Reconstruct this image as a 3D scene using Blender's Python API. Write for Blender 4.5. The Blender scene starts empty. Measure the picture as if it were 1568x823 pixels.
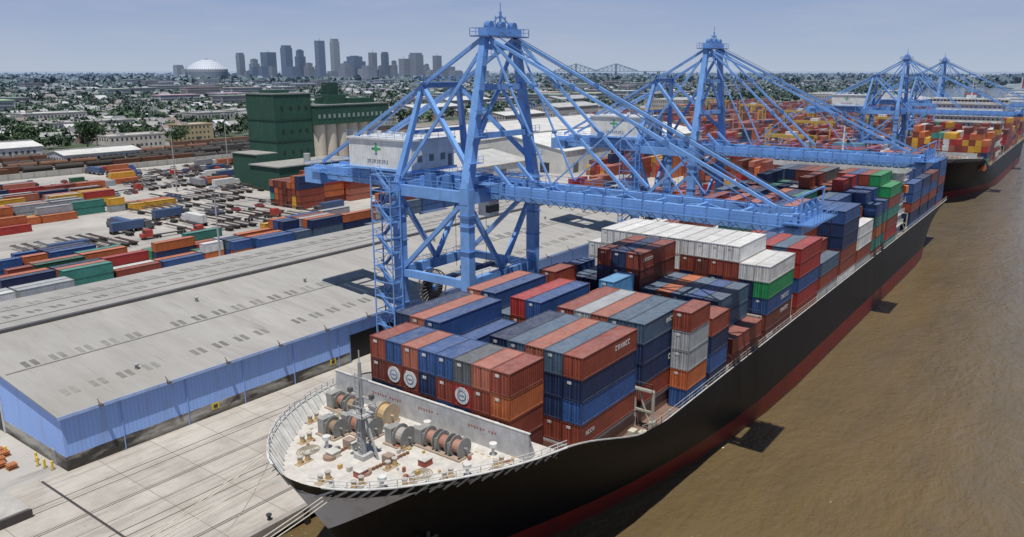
import bpy, math, random
import numpy as np
from mathutils import Vector
R=random.Random(11)

# ---------------------------------------------------------------- mesh builder
class MB:
    def __init__(s): s.v=[];s.f=[];s.c=[];s.m=[]
    def face(s,pts,col,m=0):
        n=len(s.v); s.v.extend([tuple(p) for p in pts]); s.f.append(tuple(range(n,n+len(pts)))); s.c.append(col); s.m.append(m)
    def hexa(s,p,col,m=0,bottom=True,top=True):
        n=len(s.v); s.v.extend([tuple(q) for q in p])
        fs=[(0,1,5,4),(1,2,6,5),(2,3,7,6),(3,0,4,7)]
        if top: fs.append((4,5,6,7))
        if bottom: fs.append((3,2,1,0))
        for f in fs:
            s.f.append(tuple(n+i for i in f)); s.c.append(col); s.m.append(m)
    def box(s,x0,x1,y0,y1,z0,z1,col,m=0,bottom=True):
        s.hexa([(x0,y0,z0),(x1,y0,z0),(x1,y1,z0),(x0,y1,z0),(x0,y0,z1),(x1,y0,z1),(x1,y1,z1),(x0,y1,z1)],col,m,bottom)
    def beam(s,p,q,w,h,col,m=0,w2=None,h2=None):
        p=Vector(p);q=Vector(q);d=(q-p)
        if d.length<1e-6:return
        d.normalize()
        up=Vector((0,0,1)) if abs(d.z)<.9 else Vector((0,1,0))
        sd=d.cross(up).normalized(); u=sd.cross(d).normalized()
        w2=w if w2 is None else w2; h2=h if h2 is None else h2
        a=[p-sd*w/2-u*h/2,p+sd*w/2-u*h/2,p+sd*w/2+u*h/2,p-sd*w/2+u*h/2]
        b=[q-sd*w2/2-u*h2/2,q+sd*w2/2-u*h2/2,q+sd*w2/2+u*h2/2,q-sd*w2/2+u*h2/2]
        s.hexa(a+b,col,m)
    def cyl(s,p,q,r,n,col,m=0,r2=None,caps=True):
        p=Vector(p);q=Vector(q);d=(q-p).normalized()
        up=Vector((0,0,1)) if abs(d.z)<.9 else Vector((0,1,0))
        sd=d.cross(up).normalized(); u=sd.cross(d).normalized()
        r2=r if r2 is None else r2
        k=len(s.v)
        for c,rr in ((p,r),(q,r2)):
            for i in range(n):
                a=2*math.pi*i/n
                s.v.append(tuple(c+sd*math.cos(a)*rr+u*math.sin(a)*rr))
        for i in range(n):
            j=(i+1)%n
            s.f.append((k+i,k+j,k+n+j,k+n+i)); s.c.append(col); s.m.append(m)
        if caps:
            s.f.append(tuple(k+i for i in range(n))[::-1]); s.c.append(col); s.m.append(m)
            s.f.append(tuple(k+n+i for i in range(n))); s.c.append(col); s.m.append(m)
    def rail(s,p,q,col,h=1.1,step=2.0,t=.06,m=0):
        p=Vector(p);q=Vector(q);L=(q-p).length;n=max(1,int(L/step))
        z=Vector((0,0,1))
        s.beam(p+z*h,q+z*h,t,t,col,m); s.beam(p+z*h*.5,q+z*h*.5,t*.7,t*.7,col,m)
        for i in range(n+1):
            a=p.lerp(q,i/n); s.beam(a,a+z*h,t,t,col,m)
    def mesh(s,name,mats,shift=(0,0,0),smooth=False):
        me=bpy.data.meshes.new(name)
        v=np.array(s.v,dtype=np.float64)-np.array(shift)
        me.from_pydata(v.tolist(),[],s.f)
        for m in mats: me.materials.append(m)
        me.polygons.foreach_set('material_index',s.m)
        lt=np.array([len(f) for f in s.f])
        cols=np.array([(c[0],c[1],c[2],1.0) for c in s.c],dtype=np.float32)
        at=me.color_attributes.new('Col','FLOAT_COLOR','CORNER')
        at.data.foreach_set('color',np.repeat(cols,lt,axis=0).ravel())
        if smooth: me.polygons.foreach_set('use_smooth',[True]*len(s.f))
        me.update()
        return me
    def obj(s,name,mats,parent=None,smooth=False,origin=None):
        if not isinstance(mats,(list,tuple)): mats=[mats]
        if origin is None:
            v=np.array(s.v); mn=v.min(0);mx=v.max(0); origin=((mn[0]+mx[0])/2,(mn[1]+mx[1])/2,mn[2])
        me=s.mesh(name,mats,origin,smooth)
        o=bpy.data.objects.new(name,me); bpy.context.scene.collection.objects.link(o)
        o.location=origin
        if parent is not None:
            o.parent=parent; o.location=Vector(origin)-parent.location
        return o
def empty(name,loc):
    o=bpy.data.objects.new(name,None); bpy.context.scene.collection.objects.link(o); o.location=loc; o.empty_display_size=2
    return o

# ---------------------------------------------------------------- materials
def newmat(name):
    m=bpy.data.materials.new(name); m.use_nodes=True; nt=m.node_tree; nt.nodes.clear()
    out=nt.nodes.new('ShaderNodeOutputMaterial'); b=nt.nodes.new('ShaderNodeBsdfPrincipled')
    nt.links.new(b.outputs[0],out.inputs[0]); return m,nt,b
def nd(nt,t,**k):
    n=nt.nodes.new(t)
    for a,v in k.items(): setattr(n,a,v)
    return n
def setin(nt,node,key,val):
    if isinstance(val,bpy.types.NodeSocket): nt.links.new(val,node.inputs[key])
    else: node.inputs[key].default_value=val
def math_(nt,op,a,b=0.0,c=None,clamp=False):
    n=nd(nt,'ShaderNodeMath',operation=op,use_clamp=clamp)
    setin(nt,n,0,a); setin(nt,n,1,b)
    if c is not None: setin(nt,n,2,c)
    return n.outputs[0]
def mix(nt,f,a,b,mode='MIX'):
    n=nd(nt,'ShaderNodeMix',data_type='RGBA',blend_type=mode)
    setin(nt,n,0,f)
    for i,v in ((6,a),(7,b)):
        if isinstance(v,bpy.types.NodeSocket): nt.links.new(v,n.inputs[i])
        else: n.inputs[i].default_value=(v[0],v[1],v[2],1)
    return n.outputs[2]
def noise(nt,vec,scale,detail=3,rough=.55):
    n=nd(nt,'ShaderNodeTexNoise'); nt.links.new(vec,n.inputs['Vector']); n.inputs['Scale'].default_value=scale
    n.inputs['Detail'].default_value=detail; n.inputs['Roughness'].default_value=rough
    return n.outputs['Fac']
def mrange(nt,v,a,b,c=0.0,d=1.0):
    n=nd(nt,'ShaderNodeMapRange'); setin(nt,n,0,v)
    for i,x in ((1,a),(2,b),(3,c),(4,d)): n.inputs[i].default_value=x
    return n.outputs[0]
def pos(nt):
    g=nd(nt,'ShaderNodeNewGeometry'); return g.outputs['Position'],g.outputs['Normal']
def sep(nt,v):
    s=nd(nt,'ShaderNodeSeparateXYZ'); nt.links.new(v,s.inputs[0]); return s.outputs
def vscale(nt,v,s3):
    n=nd(nt,'ShaderNodeVectorMath',operation='MULTIPLY'); nt.links.new(v,n.inputs[0]); n.inputs[1].default_value=s3; return n.outputs[0]
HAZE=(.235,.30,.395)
def haze(nt,col,P,amount=.9,d0=500,d1=6500,pw=.72):  # paints aerial haze into the base colour by distance from the world origin
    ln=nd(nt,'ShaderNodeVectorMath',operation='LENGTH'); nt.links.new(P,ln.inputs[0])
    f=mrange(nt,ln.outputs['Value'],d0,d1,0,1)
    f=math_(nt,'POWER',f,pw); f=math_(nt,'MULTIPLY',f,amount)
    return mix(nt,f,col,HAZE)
def attr(nt):
    a=nd(nt,'ShaderNodeAttribute',attribute_name='Col'); return a.outputs['Color']

def vmat(name,rough=.6,dirt=.3,scale=.35,metal=0.0,hz=False,bump=0.0,streak=True,spec=.4,dcol=(.09,.06,.04)):
    m,nt,b=newmat(name); P,N=pos(nt); c=attr(nt)
    n1=noise(nt,P,scale,5,.65)
    f=mrange(nt,n1,.35,.75,1.05,1-dirt)
    cc=nd(nt,'ShaderNodeVectorMath',operation='SCALE'); nt.links.new(c,cc.inputs[0]); nt.links.new(f,cc.inputs['Scale']); col=cc.outputs[0]
    if streak:
        n2=noise(nt,vscale(nt,P,(2.2,2.2,.22)),1.0,4,.6)
        g=mrange(nt,n2,.56,.75,0,dirt*1.2)
        col=mix(nt,g,col,dcol)
    if hz: col=haze(nt,col,P)
    nt.links.new(col,b.inputs['Base Color']); b.inputs['Roughness'].default_value=rough; b.inputs['Metallic'].default_value=metal
    b.inputs['Specular IOR Level'].default_value=spec
    return m
M_PAINT=vmat('weathered_paint',.45,.25,.5)
M_CRANE=vmat('crane_paint',.38,.30,.35,spec=.5,dcol=(.10,.12,.18))
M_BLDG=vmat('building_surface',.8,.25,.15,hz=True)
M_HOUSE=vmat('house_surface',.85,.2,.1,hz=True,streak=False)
M_DECK=vmat('deck_paint',.6,.30,.9,dcol=(.30,.17,.09))

def container_mat():
    m,nt,b=newmat('container_steel'); P,N=pos(nt); c=attr(nt)
    px=sep(nt,P); nx=sep(nt,N)
    n1=noise(nt,P,.45,5,.7)
    f=mrange(nt,n1,.3,.75,1.12,.68)
    cc=nd(nt,'ShaderNodeVectorMath',operation='SCALE'); nt.links.new(c,cc.inputs[0]); nt.links.new(f,cc.inputs['Scale']); col=cc.outputs[0]
    up=math_(nt,'GREATER_THAN',nx[2],.5)
    n3=noise(nt,P,1.3,4,.7)
    g=math_(nt,'MULTIPLY',up,mrange(nt,n3,.3,.7,.06,.34))
    col=mix(nt,g,col,(.33,.32,.31))
    n2=noise(nt,vscale(nt,P,(2.5,2.5,.25)),1.0,4,.6)
    col=mix(nt,mrange(nt,n2,.6,.74,0,.5),col,(.11,.045,.025))
    sx=math_(nt,'SINE',math_(nt,'MULTIPLY',px[0],2*math.pi/.36)); sy=math_(nt,'SINE',math_(nt,'MULTIPLY',px[1],2*math.pi/.36))
    ax=math_(nt,'ABSOLUTE',nx[0]); ay=math_(nt,'SUBTRACT',1.0,ax)
    h=math_(nt,'ADD',math_(nt,'MULTIPLY',sx,ay),math_(nt,'MULTIPLY',sy,ax))
    bn=nd(nt,'ShaderNodeBump'); bn.inputs['Distance'].default_value=.035; bn.inputs['Strength'].default_value=.6
    nt.links.new(h,bn.inputs['Height']); nt.links.new(bn.outputs[0],b.inputs['Normal'])
    col=haze(nt,col,P,.85,350,5500,.75)
    nt.links.new(col,b.inputs['Base Color']); b.inputs['Roughness'].default_value=.5; b.inputs['Specular IOR Level'].default_value=.35
    return m
M_CONT=container_mat()

def simple(name,col,rough=.7,dirt=.3,scale=.4,metal=0):
    m,nt,b=newmat(name); P,N=pos(nt)
    c=mix(nt,mrange(nt,noise(nt,P,scale,5,.65),.35,.7,0,dirt),col,tuple(x*.35 for x in col))
    nt.links.new(c,b.inputs['Base Color']); b.inputs['Roughness'].default_value=rough; b.inputs['Metallic'].default_value=metal
    return m

def hull_mat():
    m,nt,b=newmat('hull_paint'); P,N=pos(nt); p=sep(nt,P)
    n=noise(nt,P,.25,5,.65); n2=noise(nt,vscale(nt,P,(.8,.8,.08)),1,5,.6)
    black=mix(nt,mrange(nt,n2,.5,.8,0,.4),(.004,.005,.008),(.022,.020,.020))
    red=mix(nt,mrange(nt,n,.4,.7,0,.6),(.19,.020,.015),(.09,.022,.018))
    isred=math_(nt,'LESS_THAN',p[2],4.1)
    c=mix(nt,isred,black,red)
    wl=math_(nt,'LESS_THAN',p[2],math_(nt,'MULTIPLY',n,1.1))
    c=mix(nt,math_(nt,'MULTIPLY',wl,.7),c,(.06,.05,.03))
    ady=math_(nt,'ABSOLUTE',math_(nt,'SUBTRACT',p[1],53.5))
    a=math_(nt,'LESS_THAN',math_(nt,'MULTIPLY',ady,.62),math_(nt,'SUBTRACT',p[2],12.6))
    bb=math_(nt,'LESS_THAN',p[2],18.2)
    cx=math_(nt,'LESS_THAN',p[0],52)
    msk=math_(nt,'MULTIPLY',math_(nt,'MULTIPLY',a,bb),cx)
    grey=mix(nt,mrange(nt,n2,.5,.75,0,.5),(.70,.71,.73),(.40,.33,.27))  # pale bow patch: reflected light on the flare painted into the hull colour
    c=mix(nt,msk,c,grey)
    nt.links.new(c,b.inputs['Base Color']); b.inputs['Roughness'].default_value=.45; b.inputs['Specular IOR Level'].default_value=.14
    return m
M_HULL=hull_mat()

def water_mat():
    m,nt,b=newmat('river_water'); P,N=pos(nt)
    n=noise(nt,vscale(nt,P,(.5,1.8,1)),.014,5,.6)
    c=mix(nt,mrange(nt,n,.35,.7),(.150,.103,.042),(.122,.092,.050))
    c=mix(nt,mrange(nt,noise(nt,vscale(nt,P,(.3,1,1)),.12,6,.7),.42,.7,0,.55),c,(.088,.066,.034))
    c=haze(nt,c,P,.75,250,3000)
    nt.links.new(c,b.inputs['Base Color']); b.inputs['Roughness'].default_value=.06; b.inputs['IOR'].default_value=1.42
    n1=noise(nt,vscale(nt,P,(.6,1.1,1)),.75,6,.68); n2=noise(nt,vscale(nt,P,(.7,1,1)),.16,3,.5)
    h=math_(nt,'ADD',math_(nt,'MULTIPLY',n1,.6),math_(nt,'MULTIPLY',n2,1.0))
    bn=nd(nt,'ShaderNodeBump'); bn.inputs['Distance'].default_value=.9; bn.inputs['Strength'].default_value=.9
    nt.links.new(h,bn.inputs['Height']); nt.links.new(bn.outputs[0],b.inputs['Normal'])
    return m

def apron_mat():
    m,nt,b=newmat('apron_concrete'); P,N=pos(nt)
    br=nd(nt,'ShaderNodeTexBrick',offset=0.0); nt.links.new(P,br.inputs['Vector'])
    br.inputs['Scale'].default_value=1; br.inputs['Brick Width'].default_value=7.5; br.inputs['Row Height'].default_value=5.2
    br.inputs['Mortar Size'].default_value=.06; br.inputs['Mortar Smooth'].default_value=.3
    br.inputs['Color1'].default_value=(.45,.42,.375,1); br.inputs['Color2'].default_value=(.395,.365,.325,1); br.inputs['Mortar'].default_value=(.21,.19,.165,1)
    c=mix(nt,mrange(nt,noise(nt,P,.18,6,.7),.42,.72,0,.6),br.outputs['Color'],(.22,.19,.155))
    c=mix(nt,mrange(nt,noise(nt,vscale(nt,P,(.15,1.6,1)),.5,5,.7),.5,.72,0,.6),c,(.18,.16,.14))
    c=mix(nt,mrange(nt,noise(nt,P,1.6,4,.7),.62,.75,0,.5),c,(.12,.11,.10))
    nt.links.new(c,b.inputs['Base Color']); b.inputs['Roughness'].default_value=.9
    return m
def yard_mat():
    m,nt,b=newmat('yard_paving'); P,N=pos(nt)
    c=mix(nt,mrange(nt,noise(nt,P,.02,5,.65),.38,.66),(.43,.41,.375),(.27,.255,.24))
    c=mix(nt,mrange(nt,noise(nt,vscale(nt,P,(.25,1,1)),.25,5,.7),.5,.7,0,.6),c,(.15,.14,.13))
    c=haze(nt,c,P)
    nt.links.new(c,b.inputs['Base Color']); b.inputs['Roughness'].default_value=.9
    return m
def ground_mat():
    m,nt,b=newmat('city_ground'); P,N=pos(nt)
    c=mix(nt,mrange(nt,noise(nt,P,.012,6,.7),.46,.62),(.055,.080,.032),(.21,.20,.18))
    c=mix(nt,mrange(nt,noise(nt,P,.06,4,.7),.42,.62,0,.7),c,(.045,.065,.028))
    br=nd(nt,'ShaderNodeTexBrick',offset=0.0); nt.links.new(P,br.inputs['Vector']); br.inputs['Scale'].default_value=1
    br.inputs['Brick Width'].default_value=160; br.inputs['Row Height'].default_value=78; br.inputs['Mortar Size'].default_value=6; br.inputs['Mortar Smooth'].default_value=0.1
    c=mix(nt,br.outputs['Fac'],c,(.22,.215,.205))   # street grid
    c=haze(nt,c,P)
    nt.links.new(c,b.inputs['Base Color']); b.inputs['Roughness'].default_value=.95; b.inputs['Specular IOR Level'].default_value=.1
    return m
def leaf_mat():
    m,nt,b=newmat('foliage'); P,N=pos(nt); c=attr(nt)
    f=mrange(nt,noise(nt,P,.05,3,.6),.3,.7,.7,1.4)
    cc=nd(nt,'ShaderNodeVectorMath',operation='SCALE'); nt.links.new(c,cc.inputs[0]); nt.links.new(f,cc.inputs['Scale'])
    col=haze(nt,cc.outputs[0],P,.9,500,6500)
    nt.links.new(col,b.inputs['Base Color']); b.inputs['Roughness'].default_value=.9; b.inputs['Specular IOR Level'].default_value=.08
    return m
M_LEAF=leaf_mat()
def roof_mat():
    m,nt,b=newmat('warehouse_roofing'); P,N=pos(nt)
    br=nd(nt,'ShaderNodeTexBrick',offset=0.0); nt.links.new(P,br.inputs['Vector'])
    br.inputs['Scale'].default_value=1; br.inputs['Brick Width'].default_value=6.1; br.inputs['Row Height'].default_value=400
    br.inputs['Mortar Size'].default_value=.05; br.inputs['Mortar Smooth'].default_value=.5
    br.inputs['Color1'].default_value=(.355,.345,.325,1); br.inputs['Color2'].default_value=(.33,.322,.305,1); br.inputs['Mortar'].default_value=(.275,.265,.25,1)
    c=mix(nt,mrange(nt,noise(nt,vscale(nt,P,(1,.18,1)),.35,6,.7),.42,.72,0,.55),br.outputs['Color'],(.20,.19,.17))
    c=mix(nt,mrange(nt,noise(nt,P,.03,4,.6),.4,.7,0,.5),c,(.25,.24,.215))
    c=mix(nt,mrange(nt,noise(nt,vscale(nt,P,(2.2,.12,1)),.6,4,.7),.58,.72,0,.4),c,(.17,.155,.135))
    nt.links.new(c,b.inputs['Base Color']); b.inputs['Roughness'].default_value=.75
    return m
def wall_mat():
    m,nt,b=newmat('ribbed_wall_cladding'); P,N=pos(nt); p=sep(nt,P); c=attr(nt)
    s=math_(nt,'SINE',math_(nt,'MULTIPLY',math_(nt,'ADD',p[0],p[1]),2*math.pi/.6))
    c2=mix(nt,mrange(nt,s,-1,-.4,.18,0),c,(.08,.11,.2))
    c2=mix(nt,mrange(nt,noise(nt,vscale(nt,P,(.7,.7,.12)),1,5,.65),.5,.78,0,.4),c2,(.2,.2,.22))
    nt.links.new(c2,b.inputs['Base Color']); b.inputs['Roughness'].default_value=.55
    return m
def dirty_concrete():
    m,nt,b=newmat('stained_concrete'); P,N=pos(nt); p=sep(nt,P)
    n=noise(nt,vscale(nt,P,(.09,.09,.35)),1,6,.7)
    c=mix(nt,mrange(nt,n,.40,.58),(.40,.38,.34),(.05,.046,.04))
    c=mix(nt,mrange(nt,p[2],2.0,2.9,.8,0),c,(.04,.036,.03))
    nt.links.new(c,b.inputs['Base Color']); b.inputs['Roughness'].default_value=.9
    return m
def glass_tower_mat():
    m,nt,b=newmat('tower_facade'); P,N=pos(nt); c=attr(nt); p=sep(nt,P)
    s=math_(nt,'SINE',math_(nt,'MULTIPLY',p[2],2*math.pi/9.0)); s2=math_(nt,'SINE',math_(nt,'MULTIPLY',math_(nt,'SUBTRACT',p[0],p[1]),2*math.pi/14.0))
    c2=mix(nt,mrange(nt,s,0,.4,0,.5),c,(.04,.06,.10)); c2=mix(nt,mrange(nt,s2,0,.5,0,.35),c2,(.05,.07,.11))
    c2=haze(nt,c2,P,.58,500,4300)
    nt.links.new(c2,b.inputs['Base Color']); b.inputs['Roughness'].default_value=.6
    return m

# ---------------------------------------------------------------- ground, water
def sheet(name,pts,z,mat):
    mb=MB(); mb.face([(x,y,z) for x,y in pts],(1,1,1)); return mb.obj(name,mat)
sheet('water',[(-30000,-30000),(60000,-30000),(60000,60000),(-30000,60000)],0.0,water_mat())
M_G=ground_mat()
sheet('ground',[(-2000,73),(950,73),(1500,340),(2300,640),(3800,820),(40000,3600),(40000,45000),(-20000,45000),(-20000,73)],1.98,M_G)
sheet('far_river_bank',[(2600,-9000),(2650,120),(3900,600),(40000,2600),(40000,-9000)],1.5,M_G)
sheet('yard_pavement',[(-300,106.5),(1000,106.5),(1350,300),(1350,430),(-300,430)],2.0,yard_mat())
sheet('quay_apron',[(-300,73),(940,73),(940,106.5),(-300,106.5)],2.01,apron_mat())
M_BALLAST=simple('rail_ballast',(.24,.215,.185),.95,.5,.1)
sheet('rail_yard_ballast',[(-300,432),(1300,432),(1300,560),(-300,560)],2.02,M_BALLAST)

q=MB(); CO=(.30,.28,.25); DK=(.03,.028,.025)
q.box(-300,940,72.6,73.4,.9,2.25,CO)
q.box(-300,940,78,78.5,-2,1.9,DK)
for i in range(200):
    x=-20+i*3.0
    if x>580: break
    q.cyl((x,73.0,-3),(x,73.0,.95),.28,8,(.05,.042,.035)); 
    if i%2==0: q.cyl((x,75.6,-3),(x,75.6,1.8),.28,6,(.05,.042,.035))
for i in range(75):
    x=-10+i*8
    q.box(x,x+.5,72.1,72.6,-.5,2.0,(.02,.02,.02))
    q.cyl((x+4,74.0,2.2),(x+4,74.0,2.75),.22,8,(.05,.05,.05)); q.cyl((x+4,74.0,2.7),(x+4,74.0,2.85),.36,8,(.05,.05,.05))
q.obj('quay_wall',M_PAINT)
q=MB()
for y in (77.8,78.2,92.8,93.2,84.6,86.1,98.2,99.7):
    q.box(-300,940,y-.05,y+.05,2.012,2.05,(.10,.08,.07))
for y in (82.2,89.2):
    q.box(-300,940,y-.04,y+.04,2.012,2.03,(.13,.12,.10))
for x in (37.5,20,):
    q.box(x,x+.3,73.6,106,2.012,2.035,(.06,.055,.05))
q.obj('crane_rails',M_PAINT)

# ---------------------------------------------------------------- container palette
C=dict(ox=(.25,.055,.032),br=(.14,.036,.026),orr=(.48,.13,.045),nv=(.015,.032,.092),bl=(.030,.085,.24),lb=(.12,.34,.58),
 gy=(.36,.38,.39),gb=(.075,.125,.19),wh=(.68,.68,.66),gn=(.02,.26,.09),te=(.05,.22,.18),ye=(.62,.34,.04),rd=(.36,.035,.03),sa=(.38,.125,.08),dg=(.10,.11,.12),dgn=(.02,.10,.05))
SHIPPAL=['ox']*8+['br']*5+['nv']*6+['bl']*4+['gb']*3+['sa']*3+['orr']*2+['gy']*2+['rd']*2+['te','lb','dg']
CW,CH=2.44,2.59
def jit(c,a=.12):
    k=1+R.uniform(-a,a); return (c[0]*k,c[1]*k,c[2]*k)
def container(mb,x,y,z,L,col,det=1,h=CH):
    W=CW
    if det==0:
        mb.box(x,x+L,y,y+W,z+.03,z+h-.03,col,0,False); return
    i=.05; fr=tuple(c*.75 for c in col)
    mb.box(x+i,x+L-i,y+i,y+W-i,z+.12,z+h-.06,col,0,False)
    p=.13
    for xx in (x,x+L-p):
        for yy in (y,y+W-p):
            mb.box(xx,xx+p,yy,yy+p,z+.02,z+h-.01,fr)
    for yy in (y,y+W-.10):
        mb.box(x+p,x+L-p,yy,yy+.10,z+h-.13,z+h-.012,fr); mb.box(x+p,x+L-p,yy,yy+.10,z+.03,z+.18,fr)
    for xx in (x,x+L-.10):
        mb.box(xx,xx+.10,y+p,y+W-p,z+h-.16,z+h-.012,fr); mb.box(xx,xx+.10,y+p,y+W-p,z+.03,z+.18,fr)
    if det>=2:
        lt=tuple(min(1,c*1.25+.04) for c in col)
        for k in (.42,.85,1.55,1.98):
            mb.box(x+.0,x+.045,y+k,y+k+.06,z+.2,z+h-.2,lt)
        mb.box(x+.005,x+.05,y+W/2-.02,y+W/2+.02,z+.2,z+h-.18,(.02,.02,.02))
        if R.random()<.6:
            mb.box(x-.004,x+.048,y+1.35,y+1.35+.5,z+1.9,z+2.2,(.6,.6,.58))
        if L>10 and R.random()<.45:
            n=R.randint(4,8); s=R.uniform(.4,.7); xx=x+R.uniform(.6,1.6) if R.random()<.5 else x+L-1.2-n*s*1.1
            zz=z+h*.5-s*.5+R.uniform(0,.4)
            wc=(.6,.6,.58)
            for k in range(n):
                ww=s*R.uniform(.55,.8)
                if R.random()<.5:
                    mb.box(xx,xx+ww*.3,y+.02,y+.049,zz,zz+s,wc); mb.box(xx+ww*.3,xx+ww,y+.02,y+.049,zz+s*.75,zz+s,wc)
                    mb.box(xx+ww*.3,xx+ww*.8,y+.02,y+.049,zz,zz+s*.22,wc)
                else:
                    mb.box(xx,xx+ww*.28,y+.02,y+.049,zz,zz+s,wc); mb.box(xx+ww*.7,xx+ww,y+.02,y+.049,zz,zz+s,wc); mb.box(xx+ww*.28,xx+ww*.7,y+.02,y+.049,zz+s*.4,zz+s*.6,wc)
                xx+=s*1.0

# ---------------------------------------------------------------- container ship
YC=53.5; HB=16.5; XE=290.0
def xs(z): return 38.6+(19.4-z)*.56
def ztop(X):
    if X<46: return 19.6
    if X<58: return 19.6-(X-46)/12*.8
    if X<80:
        t=(X-58)/22; t=t*t*(3-2*t); return 18.8-t*5.0
    return 13.8
def hw(X,z,zt):
    f=max(0,min(1,z/zt)); d=max(0,X-xs(z*19.4/zt if X<58 else z))
    g=f**1.4; Lf=30+(1-g)*58; s=min(d/Lf,1)
    m=2*g+1.12*(1-g)
    w=HB*(1-(1-s)**2)**(1/m)
    if X>250: w*=1-(1-f)**1.2*.75*((X-250)/40)**2
    return w
def hull_mesh():
    ds=[0,.12,.35,.7,1.2,1.9,2.8,4,5.5,7.5,10,13,16.5,20.5,25,30,36,43,52,62,75,90,110,135,160,185,205,218,230,240,251.4]
    fs=[-.15,0,.08,.165,.28,.4,.52,.64,.75,.84,.91,.96,1.0]
    v=[];f=[]
    for side in (-1,1):
        for a in fs:
            for d in ds:
                x0=xs(max(a,-.1)*19.4); X=x0+d*(XE-x0)/251.4
                zt=ztop(X); z=a*zt
                v.append((X,YC+side*hw(X,max(z,0),zt) if d>0 else YC,z))
    n=len(ds);m=len(fs)
    for s in (0,1):
        o=s*n*m
        for i in range(m-1):
            for j in range(n-1):
                q_=(o+i*n+j,o+i*n+j+1,o+(i+1)*n+j+1,o+(i+1)*n+j)
                f.append(q_ if s==0 else q_[::-1])
    for i in range(m-1):
        a=i*n+n-1; b=(i+1)*n+n-1; f.append((a,n*m+a,n*m+b,b))
    me=bpy.data.meshes.new('hull'); me.from_pydata(v,[],f); me.materials.append(M_HULL)
    me.polygons.foreach_set('use_smooth',[True]*len(f)); me.update(); return me

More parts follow.
